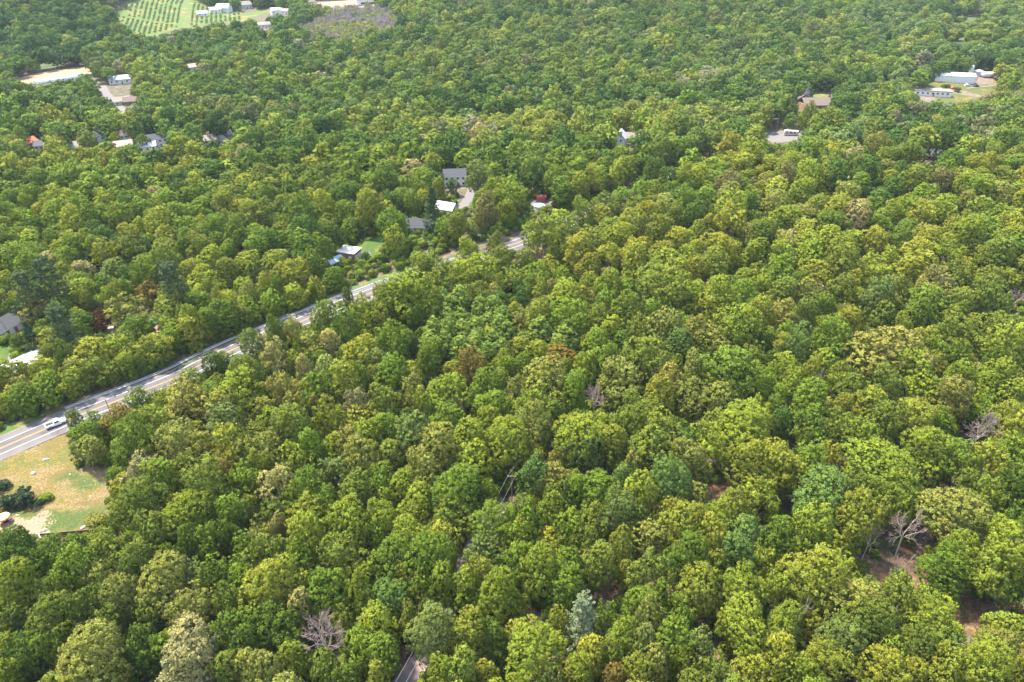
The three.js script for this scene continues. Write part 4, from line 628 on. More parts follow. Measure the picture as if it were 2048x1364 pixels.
crowns(0, 560, 4, `220 110 270 pine w; 400 50 290 pine w; 30 130 150 deep o; 620 120 290 lime o; 320 270 230 gold2 m; 500 390 280 pine w; 640 310 150 lime o; 550 230 140 lime o; 820 190 150 fresh o; 800 320 150 maroon o; 1010 230 280 khaki l; 1135 320 100 maroon b; 870 60 270 mid l; 1200 110 210 rust l; 1390 70 250 pine w; 1370 250 270 olive m; 1660 60 310 lime l; 1600 210 270 fresh o; 1830 330 270 mid m; 1680 310 140 yellow o; 1960 70 230 fresh o; 1980 230 210 fresh o; 250 470 150 pine k; 145 500 130 mid o; 35 490 80 mid b; 400 540 190 yellow t; 500 620 115 mid p; 340 400 140 fresh o; 100 760 270 yellow o; 370 740 270 yellow o; 760 620 380 yellow o; 650 740 250 khaki o; 1010 560 290 lime l; 1230 530 300 yellow l; 1370 420 170 lime t; 1540 430 210 yellow t; 1080 400 230 fresh l; 1050 740 120 mid o; 860 800 270 olive l; 180 880 230 gold2 l; 200 980 270 fresh o; 420 930 290 fresh o; 40 1000 190 lime o; 620 900 250 lime l; 1497 725 205 mid m; 1160 860 170 lime t; 1260 830 110 mid t; 1720 690 200 deep m; 1820 640 170 olive l; 1110 960 210 mid l; 1540 850 270 olive o; 1340 950 150 yellow o; 1900 880 380 lime l; 1480 1000 340 gold2 o; 1960 750 230 olive l; 2010 500 160 mid o; 1780 1040 260 khaki o`);
crowns(512, 560, 4, `60 150 170 fresh o; 310 130 220 lime o; 480 80 170 yellow o; 700 60 210 fresh o; 160 260 160 olive o; 290 330 200 fresh m; 540 310 210 fresh o; 625 215 75 fresh t; 750 195 100 olive t; 720 370 250 fresh o; 870 270 230 lime o; 1070 200 260 olive o; 1230 110 420 lime o; 1010 340 160 yellow t; 870 420 170 lime o; 50 450 190 olive m; 170 420 170 mid o; 290 430 170 khaki l; 610 510 180 pale t; 470 530 210 khaki l; 150 620 210 pale l; 860 580 280 yellow o; 1080 500 250 fresh o; 960 680 190 grey m; 1110 770 270 fresh m; 410 760 160 pale t; 570 740 230 silver2 o; 720 850 210 yellow t; 520 900 290 fresh l; 840 800 170 fresh o; 240 880 230 gold2 l; 330 1030 210 khaki l; 480 1040 150 gold2 o; 800 1010 200 pale2 l; 1020 990 270 olive o; 1170 600 150 fresh p; 1400 560 210 fresh l; 1380 660 210 mid o; 1250 900 210 khaki o; 1550 900 330 lime o; 1330 1020 150 lime t; 1600 1020 180 - d; 1840 840 230 fresh o; 1800 1030 170 fresh p; 1920 1010 210 fresh o;
 1490 190 130 stand p; 1640 170 130 stand p; 1560 240 130 stand p; 1800 250 130 stand p; 1900 240 140 stand p; 1970 310 130 stand p; 1650 340 130 stand p; 1540 340 130 stand p; 1440 310 130 stand p; 1750 400 130 stand p; 1850 370 130 stand p; 1960 400 130 stand p; 1420 430 130 stand p; 1540 430 130 stand p; 1650 450 130 stand p; 1780 490 130 stand p; 1900 510 130 stand p; 2010 450 130 stand p; 1380 510 130 stand p; 1520 530 130 stand p; 1640 550 130 stand p; 1740 560 130 stand p; 1850 610 130 stand p; 1960 570 130 stand p; 1720 690 210 rust l; 1680 790 110 mid p; 2000 730 150 fresh m; 1300 340 110 fresh t`);
crowns(1024, 560, 4, `440 130 260 lime m; 230 90 150 olive o; 790 60 230 lime o; 910 100 210 fresh o; 1200 60 380 olive o; 230 290 230 olive o; 460 300 310 fresh o; 760 200 230 mid o; 930 280 270 olive o; 1130 280 190 fresh o; 1270 200 210 olive o; 1420 160 270 lime o; 1650 130 250 lime o; 1850 120 210 fresh o; 1980 60 190 lime o; 1540 240 250 yellow o; 1830 350 330 lime o; 1990 250 230 yellow o; 680 340 210 olive o; 800 430 190 lime t; 220 430 160 stand p; 420 500 170 stand p; 680 520 210 fresh m; 1000 450 210 olive o; 1190 400 310 khaki o; 1450 440 230 khaki o; 1580 470 250 khaki o; 1330 540 210 blue m; 1080 620 330 olive o; 370 620 220 gold o; 210 590 190 lime o; 280 790 330 khaki o; 740 640 230 fresh l; 590 680 190 lime l; 570 800 150 fresh o; 850 810 350 khaki o; 500 900 190 fresh m; 660 960 210 - d; 1250 800 230 gold2 o; 1440 740 160 khaki t; 1170 960 230 yellow m; 980 1030 210 olive o; 1420 940 270 khaki o; 1650 960 290 khaki o; 1740 700 440 mid o; 1920 620 210 olive l; 1970 830 270 fresh o; 350 1010 210 olive o; 170 1030 270 lime o; 30 900 190 khaki o; 1310 700 150 olive o; 90 690 170 fresh o; 1700 540 90 grey k`);
crowns(1536, 560, 2.629, `200 60 125 khaki o; 70 190 150 gold2 o; 70 60 150 olive o; 190 170 115 olive o; 280 130 125 fresh o; 400 50 150 olive o; 450 100 95 lime o; 580 70 180 grey l; 680 60 120 olive o; 430 210 145 yellow o; 340 310 205 fresh o; 160 330 115 blue m; 590 180 155 olive o; 640 370 345 gold2 o; 700 260 110 lime o; 780 190 115 mid m; 830 110 180 fresh o; 880 45 180 rust2 o; 980 130 135 olive o; 1160 100 195 olive o; 1295 110 90 - d; 970 280 195 olive o; 1180 250 165 olive o; 1110 370 125 lime p; 1000 390 115 fresh o; 1280 350 190 lime o; 870 380 135 fresh o; 290 430 135 lime o; 90 460 155 lime o; 460 460 135 fresh o; 750 490 205 lime o; 590 470 115 khaki o; 230 480 95 yellow o; 270 530 60 - s; 350 540 115 lime l; 120 560 155 lime o; 40 510 115 fresh o; 50 620 125 fresh o; 210 640 195 fresh o; 450 570 165 olive o; 620 570 195 olive o; 800 580 175 lime o; 540 660 175 yellow o; 380 680 105 yellow o; 980 620 205 gold2 o; 1020 500 155 lime o; 1150 560 145 fresh o; 1210 490 155 lime o; 1270 590 165 lime o; 780 690 115 lime o; 1130 690 115 fresh o`);
// further off: only crowns that stand out from the wood
crowns(0, 0, 1, `885 564 62 olive o; 922 550 58 lime o; 1075 466 54 olive o; 1118 448 56 lime o; 1165 428 52 olive o; 1050 518 40 fresh o; 1000 522 40 olive o; 985 500 50 olive o; 1210 410 50 olive o; 865 425 48 pine k; 905 372 22 deep m; 960 270 40 pale o; 985 385 46 lime o; 880 375 24 lime t; 768 405 26 rust l; 742 383 34 khaki o; 800 395 30 mid m; 825 405 34 mid m; 700 460 46 mid o; 655 470 44 lime t; 790 475 40 lime o; 1158 250 30 yellow o; 600 425 60 mid o; 430 455 50 fresh o; 345 510 46 olive m; 230 545 60 grey o; 410 555 58 lime o; 490 520 40 rust l; 560 525 52 grey o; 330 555 40 pine w; 1015 390 60 lime o; 990 500 44 olive o; 1090 480 60 olive l; 960 540 66 lime o; 1840 268 60 deep o; 1885 268 56 deep o; 1755 290 40 gold2 o; 1775 245 26 pine o; 1745 130 46 lime o; 1790 150 30 deep o; 1850 250 26 rust l; 1895 250 28 rust l; 1885 363 50 rust2 o; 1560 317 36 rust2 o; 1640 350 30 rust2 o; 1915 180 12 deep b; 240 430 50 fresh o; 120 425 56 fresh o; 60 450 60 fresh o; 150 490 60 lime o; 520 470 50 fresh o; 1205 335 40 olive o; 960 355 54 grey o; 1330 300 40 mid o; 1310 345 42 deep m; 1690 215 50 deep o; 1730 200 46 mid o; 1790 215 50 deep o; 1660 240 60 olive o; 1620 235 40 olive o; 130 290 16 deep o; 215 290 22 deep o; 230 275 20 lime o; 285 280 24 mid o; 40 270 30 fresh o; 118 285 26 rust l`);
Object.assign(TONE, { gold: [0.215, 0.145, 0.030], gold2: [0.190, 0.178, 0.040], pale2: [0.225, 0.212, 0.085], silver2: [0.178, 0.222, 0.055], rust2: [0.140, 0.132, 0.046], stand: [0.142, 0.196, 0.034], crop: [0.13, 0.18, 0.075] });
for (const k of ['deep', 'mid', 'fresh', 'lime', 'yellow', 'olive', 'khaki', 'grey', 'blue', 'gold2', 'rust2', 'stand', 'silver2', 'rust']) { const m = [0.138, 0.184, 0.022], b = k === 'deep' ? 0.05 : 0.1; TONE[k] = TONE[k].map((v, i) => lerp(v, m[i], b)); }
const SAY = { deep: 'dark green', mid: 'mid-green', fresh: 'fresh green', lime: 'bright lime-green', yellow: 'yellow-green', olive: 'olive green', khaki: 'dull khaki-green', pale: 'pale straw-coloured', grey: 'greyish green', blue: 'bluish green', rust: 'rust-tinged', gold: 'orange-gold', gold2: 'golden-green', pale2: 'pale khaki', silver2: 'pale silvery green', rust2: 'brownish olive', stand: 'soft green', maroon: 'maroon-leaved', pine: 'dark green', silver: 'silver-green' };
const SHAPE = { o: 'broad-crowned tree', m: 'round-crowned tree', t: 'narrow tall tree', p: 'pointed young tree', l: 'loose feathery tree', w: 'pine with tiered boughs', k: 'dark conifer', b: 'leafy shrub', d: 'bare branching tree', s: 'bare white snag' };
const KIND = { o: 'tree', m: 'tree', t: 'tree', p: 'young tree', l: 'tree', w: 'pine tree', k: 'conifer', b: 'shrub', d: 'bare tree', s: 'dead snag' };
const NAME = { o: 'broadleaf_tree', m: 'broadleaf_tree', t: 'broadleaf_tree', l: 'broadleaf_tree', p: 'young_tree', w: 'pine_tree', k: 'conifer_tree', b: 'shrub', d: 'bare_tree', s: 'dead_snag' };
// what the labels refer to
const MARKS = [['white pickup truck', 115, 842], ['dry grass clearing', 150, 960], ['dark juniper clump', 35, 1000], ['timber retaining wall', 160, 1070], ['orange octagonal shade', 15, 1036], ['grey bare tree', 652, 1281], ['open lane mouth', 835, 1335], ['wooden gap pole', 1023, 975], ['silver-green pine', 1164, 1243], ['bare white snag', 1601, 1226], ['twin bare trees', 1775, 1075], ['reddish leaf-litter bank', 1840, 1150], ['white-boughed bare tree', 1189, 800], ['small brown bare tree', 912, 815], ['orange-gold tree', 1116, 715], ['ragged straw-coloured tree', 549, 973], ['lone white-boughed tree', 1958, 866], ['young tree stand', 945, 650], ['tall edge snag', 2028, 602], ['small white snag', 1638, 762], ['maroon-leaved tree', 200, 640], ['pair of dark pines', 78, 580], ['teal parked car', 303, 646], ['round highway tree', 374, 741], ['rust-tinged tree', 242, 840], ['dark-roofed edge house', 10, 650], ['long highway guardrail', 420, 706], ['maroon box garage', 700, 503], ['low beige house', 842, 447], ['upper highway bend', 1030, 490], ['leaf-litter hollow', 1455, 985], ['big golden-green tree', 1780, 700], ['wide bluish tree', 1646, 983], ['large domed tree', 1489, 861], ['grey-leaved tree', 867, 1268], ['huge bright crown', 1756, 928], ['white two-storey house', 910, 350], ['grey parking lot', 1565, 272], ['white barn', 1905, 152], ['brown-roofed hall', 1625, 195], ['village houses', 260, 285]];
const treeMats = new Map(), matFor = (tone, k) => { const key = tone + k; if (!treeMats.has(key)) { const b = 0.86 + 0.14 * k, c = TONE[tone]; treeMats.set(key, leafMat(lin(c[0] * b * (1 + 0.05 * (k - 1)), c[1] * b, c[2] * b))); } return treeMats.get(key); };
const STANDING = [];                                                // every tree so far: [x, z, crown radius]
const rndT = mulberry(2024);
const HIGH_PX = pairs('-200,982 0,897 122,845 260,792 352,755 403,729 489,689 612,639 683,608 741,586 873,535 952,510 1028,488 1095,462'), highY = (x) => { for (let i = 1; i < HIGH_PX.length; i++) if (x <= HIGH_PX[i][0]) { const [a, b] = [HIGH_PX[i - 1], HIGH_PX[i]]; return a[1] + (b[1] - a[1]) * (x - a[0]) / (b[0] - a[0]); } return 462; };
for (const c of CROWNS) { // crowns down to the ground along the open edges
  const y = highY(c.px), beyond = c.px < 780 && c.py < y && c.py > 440, beside = c.px < 480 && c.py >= y && c.py < y + 46, clearing = c.px < 262 && c.py > 850 && c.py < 1110;
  c.low = 'omtl'.includes(c.form) && (beyond || beside || clearing);
}
for (const [i, c] of CROWNS.entries()) {
  if (!c.low && 'omtl'.includes(c.form)) c.w *= 1.08;
  const f = FORM[c.low ? 'low_' + c.form : c.form === 's' ? 'd' : c.form], small = c.form === 'b'; if (c.tone === 'stand') { c.w *= 1.5; }
  let mid = f.mid, s = 1, sy = 1, at;
  const tallness = 0.86 + 0.32 * rndT();
  for (let k = 0; k < 4; k++) {
    at = spot(c.px, c.py, mid); const depth = seen(at.x, at.y + mid, at.z)[2];
    s = c.w / 2 * depth / FOCAL / f.radius; sy = small || c.form === 'k' ? s : c.low ? clamp(0.35 + 0.6 * s, 0.35, 1) : c.py > 560 || c.w > 40 ? clamp(0.56 + 0.54 * s, 0.66, 1.3) : clamp(s, 0.5, 1.2);
    if (c.form === 'p') sy = clamp(0.3 + 0.45 * s, 0.5, 1.0);
    if (c.form === 'd') sy = clamp(s * 1.05, 0.5, 1.3); if (c.form === 's') sy = 1;
    if ('omtl'.includes(c.form) && !c.low) sy *= tallness;
    mid = f.mid * sy;
  }
  if (c.px < 1000 && c.py > 440) { // nothing stands on the highway: slide a tree back to its own side
    let k = 0, best = 1e9; for (let q = 0; q < HIGHWAY.length; q++) { const e = Math.hypot(HIGHWAY[q].x - at.x, HIGHWAY[q].z - at.z); if (e < best) { best = e; k = q; } }
    const side = sideways(HIGHWAY, k), o = (at.x - HIGHWAY[k].x) * side.x + (at.z - HIGHWAY[k].z) * side.z, R = s * f.radius, farSide = c.py < highY(c.px), want = farSide ? 7.2 + 0.7 * R : -(6.4 + 0.1 * R);
    if (best < 30 && (farSide || c.px < 495) && (farSide ? o < want : o > want)) { at.x += side.x * (want - o); at.z += side.z * (want - o); at.y = ground(at.x, at.z); }
  }
  Object.assign(c, { at, s, sy, i, R: s * f.radius, H: mid });
  STANDING.push([at.x, at.z, c.R]);
}
const WIDE = CROWNS.filter((c) => 'omtl'.includes(c.form)).sort((a, b) => b.w - a.w), OWN = new Set([...WIDE.slice(0, 296), ...CROWNS.filter((c) => !'omtl'.includes(c.form))]);
for (const c of WIDE) if (['maroon', 'gold', 'rust', 'pale', 'pale2'].includes(c.tone) && OWN.size < 420) OWN.add(c);
// a label for each: its look, and where it stands from the nearest thing one can find
{
  const dirs = [['to the right of', 1, 0], ['in front and right of', 0.7, 0.7], ['in front of', 0, 1], ['in front and left of', -0.7, 0.7], ['to the left of', -1, 0], ['behind and left of', -0.7, -0.7], ['behind', 0, -1], ['behind and right of', 0.7, -0.7]];
  const groups = new Map();
  for (const c of OWN) {
    let best = null;
    for (const [name, x, y] of MARKS) {
      const dx = c.px - x, dy = (c.py - y) * 1.5, d = Math.hypot(dx, dy);
      if (d < 14) continue;
      const score = d * (Math.abs(dy) > Math.abs(dx) * 1.2 ? 0.8 : 1);
      if (!best || score < best.score) best = { score, d, name, dx: dx / d, dy: dy / d };
    }
    let q = dirs[0], m = -2;
    for (const e of dirs) { const k = (e[1] * best.dx + e[2] * best.dy) / Math.hypot(e[1], e[2]); if (k > m) { m = k; q = e; } }
    const size = c.form === 'b' || c.form === 's' ? '' : c.R > 6.6 ? 'big ' : c.R < 3.3 ? 'slender ' : '';
    c.look = `${size}${'ds'.includes(c.form) ? '' : (SAY[c.tone] + ' ')}${SHAPE[c.form]}`; c.rel = `${q[0]} the ${best.name}`; c.d = best.d;
    const key = c.look + '|' + c.rel; if (!groups.has(key)) groups.set(key, []); groups.get(key).push(c);
  }
  const ord = ['first', 'second', 'third', 'fourth', 'fifth', 'sixth', 'seventh', 'eighth', 'ninth', 'tenth', 'eleventh', 'twelfth', 'thirteenth', 'fourteenth', 'fifteenth'];
  for (const list of groups.values()) { list.sort((a, b) => a.d - b.d); list.forEach((c, k) => { c.label = (list.length > 1 ? ord[k] + ' ' : '') + `${c.look} ${c.rel}`; }); }
}
const NAMED = [[650, 1281, 'd', 'grey bare-branched tree with a rounded twiggy crown beside the lane'], [1164, 1243, 'w', 'silver-green pine standing alone among the bright crowns'], [1601, 1226, 's', 'white dead snag with crooked forked limbs among green crowns'], [1740, 1080, 'd', 'pale bare tree with a straight trunk, the one of the twins nearer the litter shade'], [1811, 1068, 'd', 'pale bare tree leaning over the leaf litter, other one of the twins'], [1805, 1140, 'd', 'low bare tree with white boughs lying over the reddish leaf litter'], [1189, 800, 'd', 'bare tree with long white boughs among khaki crowns'], [912, 815, 'd', 'small brown bare tree with fine twigs before the green crowns'], [1116, 715, 'o', 'orange-gold tree, the only one of that colour in the wood'], [549, 973, 'l', 'pale straw-coloured tree with sparse foliage and a ragged crown'], [1958, 866, 'd', 'bare tree with crooked white boughs in the dense wood'], [1688, 928, 'd', 'thin brown bare tree squeezed beside the huge bright crown'], [2028, 602, 'd', 'tall bare tree at the picture edge high on the rise'], [1638, 762, 's', 'small white snag within a yellow-green crown'], [200, 640, 'o', 'maroon-leaved tree in the grassy yard'], [284, 640, 'b', 'low maroon shrub beside the teal car'], [374, 741, 'm', 'dense round dark green tree standing at the edge of the highway'], [150, 842, 'm', 'small green tree at the highway beside the white pickup'], [865, 425, 'k', 'large dark conifer behind the beige house'], [242, 840, 'o', 'rust-tinged tree at the head of the clearing by the highway']];
for (const [x, y, form, label] of NAMED) { let best = null; for (const c of OWN) { const d = Math.hypot(c.px - x, c.py - y); if (c.form === form && d < 26 && (!best || d < best.d2)) { best = c; c.d2 = d; } } if (best) best.label = label; }
const protos = new Map();
const spare = [];
for (const c of CROWNS) {
  if (!OWN.has(c)) { spare.push(c); continue; }
  const form = c.low ? 'low_' + c.form : c.form === 's' ? 'd' : 'omtl'.includes(c.form) && c.w > 84 && c.py > 820 ? 'fine_' + c.form : c.form, f = FORM[form], cv = f.crowns.length ? Math.floor(rndT() * f.crowns.length) : 0, tv = Math.floor(rndT() * f.trunks.length), k = Math.floor(rndT() * 2), bare = form === 'd';
  const key = [form, c.form, cv, tv, c.tone, k, bare && c.w < 46].join();
  let o;
  if (protos.has(key)) { o = protos.get(key).clone(); o.name = numbered(NAME[c.form]); scene.add(o); delete o.userData.group; }
  else {
    o = thing(NAME[c.form], c.label, KIND[c.form], c.at);
    if (bare) { part('branches', f.trunks[c.form === 's' ? 1 : tv][0], c.w < 46 && c.form !== 's' ? BAREDARK : BARE, o); if (c.form !== 's') part('twigs', f.trunks[tv][1], BAREDARK, o); }
    else { part('trunk', f.trunks[tv], BARK, o); part('crown', f.crowns[cv], matFor(c.tone, k), o); }
    protos.set(key, o);
  }
  o.position.copy(c.at); o.rotation.y = rndT() * 6.283; const wide = 0.92 + 0.16 * rndT(); o.scale.set(c.s * wide, c.sy * (0.95 + 0.12 * rndT()), c.s / wide);
  tag(o, c.label, KIND[c.form]);
}
// ---------------------------------------------------------------- the rest of the wood, one mass
const wood = new THREE.Group(); wood.name = 'forest'; tag(wood, 'broadleaf forest that fills the land round the single trees', null, null, 'stuff'); scene.add(wood);
const far = FAR.map(() => []), near = new Map(), nearKinds = [['o', 0], ['o', 1], ['o', 2], ['o', 3], ['m', 0], ['m', 1], ['m', 2], ['t', 0], ['t', 1], ['t', 2], ['l', 0], ['l', 1], ['l', 2], ['p', 0], ['p', 1], ['w', 0], ['w', 1], ['k', 0]];
const addNear = (form, v, x, z, sx, sy, color) => { const key = form + v; if (!near.has(key)) near.set(key, { form, v, list: [] }); near.get(key).list.push([x, z, sx, sy, color]); };
const tint = (tone, r) => { const c = TONE[tone], b = 0.82 + 0.36 * r(); return [c[0] * b * (0.95 + 0.12 * r()), c[1] * b, c[2] * b]; };
for (const c of spare) addNear((c.low ? 'low_' : '') + c.form, Math.floor(rndT() * FORM[(c.low ? 'low_' : '') + c.form].crowns.length), c.at.x, c.at.z, c.s, c.sy, tint(c.tone, rndT));
const segDist = (p, a, b) => { const dx = b.x - a.x, dz = b.z - a.z, t = clamp(((p[0] - a.x) * dx + (p[1] - a.z) * dz) / (dx * dx + dz * dz), 0, 1); return Math.hypot(p[0] - a.x - dx * t, p[1] - a.z - dz * t); };
const roadBox = ROADS.map(([l, w]) => [Math.min(...l.map((p) => p.x)) - w - 8, Math.max(...l.map((p) => p.x)) + w + 8, Math.min(...l.map((p) => p.z)) - w - 8, Math.max(...l.map((p) => p.z)) + w + 8]);
const laidBox = LAID.map((l) => [Math.min(...l.map((p) => p[0])), Math.max(...l.map((p) => p[0])), Math.min(...l.map((p) => p[1])), Math.max(...l.map((p) => p[1]))]);
function growsAt(x, z, margin = 1.5) {
  for (let i = 0; i < ROADS.length; i++) { const b = roadBox[i]; if (x < b[0] || x > b[1] || z < b[2] || z > b[3]) continue; const [l, w] = ROADS[i]; for (let k = 1; k < l.length; k++) if (segDist([x, z], l[k - 1], l[k]) < w + margin) return false; }
  for (let i = 0; i < LAID.length; i++) { const b = laidBox[i]; if (x < b[0] || x > b[1] || z < b[2] || z > b[3]) continue; if (inPoly(LAID[i], x, z)) return false; }
  return true;
}
const viewBox = VIEW.map(([p]) => [Math.min(...p.map((q) => q[0])), Math.max(...p.map((q) => q[0])), Math.min(...p.map((q) => q[1])), Math.max(...p.map((q) => q[1]))]);
function blocks(x, z, R, H) {                                       // would a crown here hide a place that the photograph shows open?
  const y = ground(x, z), [cx, cy, d] = seen(x, y + H * 0.62, z), r = R * FOCAL / d, [, top] = seen(x, y + H, z), [bx, by] = seen(x, y, z);
  for (let i = 0; i < VIEW.length; i++) {
    const b = viewBox[i], [poly, pd] = VIEW[i];
    if (cx + r < b[0] || cx - r > b[1] || top > b[3] || by < b[2] || d > pd + 6) continue;
    for (const [u, v] of [[0, 0], [0.8, 0], [-0.8, 0], [0, 0.8], [0, -0.9], [0.55, 0.55], [-0.55, 0.55], [0.55, -0.6], [-0.55, -0.6]]) if (inPoly(poly, cx + u * r, cy + v * r)) return true;
    for (const h of [0.06, 0.2, 0.34, 0.48]) { const [ux, uy] = seen(x, y + H * h, z), w = h > 0.25 ? 0.8 : 0.25; if (inPoly(poly, ux, uy) || inPoly(poly, ux - r * w, uy) || inPoly(poly, ux + r * w, uy)) return true; }
    const mx = (b[0] + b[1]) / 2, my = (b[2] + b[3]) / 2; if (Math.hypot(mx - cx, my - cy) < r * 0.85) return true;
  }
  return false;
}
// which tones and shapes grow where, with slope shading put into some deep bands, as the photograph shows them
const leafless = (px, py) => ((px - 705 - 0.9 * (50 - py)) / 100) ** 2 + ((py - 50) / 40) ** 2 + 0.35 * noiseA(px / 30, py / 18);
const MIX = (px, py) => {
  if (py > 560) return ['lime', 'fresh', 'olive', 'yellow', 'mid', 'khaki', 'fresh', 'olive'];
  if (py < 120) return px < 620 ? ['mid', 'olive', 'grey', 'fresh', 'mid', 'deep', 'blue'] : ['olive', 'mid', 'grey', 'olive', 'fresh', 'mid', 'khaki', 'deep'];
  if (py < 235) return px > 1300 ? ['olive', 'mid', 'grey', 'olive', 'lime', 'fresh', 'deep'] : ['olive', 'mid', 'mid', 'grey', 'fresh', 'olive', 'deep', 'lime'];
  if (px > 1080 && py > 290) return ['olive', 'lime', 'fresh', 'yellow', 'olive', 'lime', 'fresh', 'mid', 'khaki', 'lime'];
  return px < 900 ? ['fresh', 'mid', 'lime', 'fresh', 'olive', 'mid', 'yellow', 'deep'] : ['olive', 'fresh', 'lime', 'mid', 'olive', 'yellow', 'grey'];
};
const PATCH = [[880, 318, 90, 30, 'deep', 0.7], [1000, 262, 190, 24, 'yellow', 0.9], [960, 262, 34, 16, 'pale2', 0.8], [1330, 232, 110, 20, 'yellow', 0.8], [1380, 170, 60, 26, 'pale2', 0.35], [1420, 245, 70, 18, 'khaki', 0.5], [1290, 330, 60, 40, 'deep', 0.5], [1850, 270, 80, 40, 'deep', 0.6], [1700, 215, 60, 24, 'deep', 0.5], [110, 110, 130, 14, 'deep', 0.8], [80, 55, 160, 55, 'deep', 0.55], [420, 45, 90, 12, 'deep', 0.7], [1060, 130, 240, 70, 'olive', 0.5], [1000, 185, 150, 22, 'deep', 0.4], [1130, 195, 240, 18, 'deep', 0.4], [1000, 200, 30, 12, 'gold2', 0.6], [330, 290, 60, 10, 'yellow', 0.6], [420, 285, 60, 14, 'yellow', 0.6], [370, 305, 120, 12, 'pale2', 0.3], [1480, 130, 90, 40, 'grey', 0.5], [1800, 40, 120, 30, 'grey', 0.5], [1850, 22, 70, 12, 'deep', 0.7], [1050, 220, 200, 12, 'mid', 0.4], [500, 215, 120, 18, 'khaki', 0.35], [1900, 250, 120, 30, 'rust2', 0.3], [1950, 205, 70, 16, 'gold2', 0.4], [1570, 380, 120, 40, 'rust2', 0.3], [620, 330, 120, 40, 'mid', 0.5], [760, 330, 90, 40, 'fresh', 0.5], [1030, 420, 90, 50, 'lime', 0.5], [200, 400, 200, 60, 'fresh', 0.5], [930, 460, 80, 40, 'lime', 0.6], [860, 500, 80, 30, 'lime', 0.4], [540, 400, 120, 60, 'olive', 0.4], [1160, 450, 70, 60, 'olive', 0.5]];  // some deep bands paint the shading of the rolling hills into leaf tone
{
  const r = mulberry(909), grid = new Map(), cell = 8, put = (x, z, R) => { const k = `${Math.floor(x / cell)},${Math.floor(z / cell)}`; if (!grid.has(k)) grid.set(k, []); grid.get(k).push([x, z, R]); };
  for (const [x, z, R] of STANDING) put(x, z, R);
  const room = (x, z, R, k) => { const i = Math.floor(x / cell), j = Math.floor(z / cell); for (let a = -2; a <= 2; a++) for (let b = -2; b <= 2; b++) for (const q of grid.get(`${i + a},${j + b}`) ?? []) if (Math.hypot(q[0] - x, q[1] - z) < k * (q[2] + R)) return false; return true; };
  let d = 18;
  while (d < 2300) {
    const gap = d < 700 ? 3.4 : d < 1200 ? 4.6 : 9, half = d * 0.86 + 70;
    for (let x = -half; x < half; x += gap) {
      const xx = x + (r() - 0.5) * gap, dd = d + (r() - 0.5) * gap, zz = -dd, [px, py, depth] = seen(xx, ground(xx, zz) + 10, zz);
      const inFrame = py > 555 && py < 1380 && px > -10 && px < 2058;
      let R = (2.9 + 3.1 * Math.sqrt(r())) * (py < 300 ? 1.16 : 1.05), form = ['o', 'o', 'o', 'm', 'm', 't', 'l'][Math.floor(r() * 7)];
      if (inFrame) { R *= 0.62; }                                   // between the single trees only a lower storey
      if (d >= 1200) R *= 1.5;
      const H = inFrame ? 8 + 6 * r() : clamp(R * 2.9, 9, 18) * (0.72 + 0.5 * r());
      if (px > 1130 && py > 880 && inFrame && r() < 0.8) continue;
      if (!room(xx, zz, R, inFrame ? 0.64 : 0.72)) continue;
      const bare = leafless(px, py) < 1;
      if (bare || !growsAt(xx, zz, R * 0.55) || blocks(xx, zz, R, H)) continue;
      put(xx, zz, R);
      const mix = MIX(px, py); let tone = mix[Math.floor(r() * mix.length)];
      const n = noiseA(xx / 85, zz / 85) + 0.4 * noiseB(xx / 30, zz / 30); if (n > 0.35 && r() < 0.6) tone = r() < 0.6 ? 'yellow' : 'lime'; if (n < -0.3 && r() < 0.7) tone = r() < 0.6 ? 'mid' : 'deep';
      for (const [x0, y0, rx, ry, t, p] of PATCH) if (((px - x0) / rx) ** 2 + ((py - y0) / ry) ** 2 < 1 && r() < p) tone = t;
      if (r() < 0.007) tone = 'rust2'; if (r() < 0.007) tone = 'pale2';
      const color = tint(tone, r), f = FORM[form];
      if (py < 300) { color[0] *= 0.87; color[1] *= 0.96; color[2] *= 1.2; }  // far crowns shifted cooler and bluer: distance haze put into leaf colour
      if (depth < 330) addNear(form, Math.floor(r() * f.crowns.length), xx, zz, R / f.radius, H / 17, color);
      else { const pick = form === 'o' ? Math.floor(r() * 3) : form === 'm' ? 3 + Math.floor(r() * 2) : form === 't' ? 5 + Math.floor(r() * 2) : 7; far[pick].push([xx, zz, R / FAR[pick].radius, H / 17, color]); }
    }
    d += gap;
  }
}
const white = leafMat(lin(1, 1, 1)), holder = new THREE.Object3D();
function copies(name, geometry, material, list, parent, colored = true) {
  if (!list.length) return;
  const im = new THREE.InstancedMesh(geometry, material, list.length); im.name = name; im.castShadow = im.receiveShadow = true;
  list.forEach(([x, z, sx, sy, color], i) => { holder.position.set(x, ground(x, z), z); holder.rotation.set(0, fract(x * 7.13 + z * 3.71) * 6.283, 0); holder.scale.set(sx, sy, sx); holder.updateMatrix(); im.setMatrixAt(i, holder.matrix); if (colored) im.setColorAt(i, lin(...color)); });
  parent.add(im);
}
for (const { form, v, list } of near.values()) { const f = FORM[form]; copies('crown', f.crowns[v], white, list, wood); copies('trunk', f.trunks[v % f.trunks.length], BARK, list, wood, false); }
FAR.forEach((f, i) => copies('crown', f.crown, white, far[i], wood));
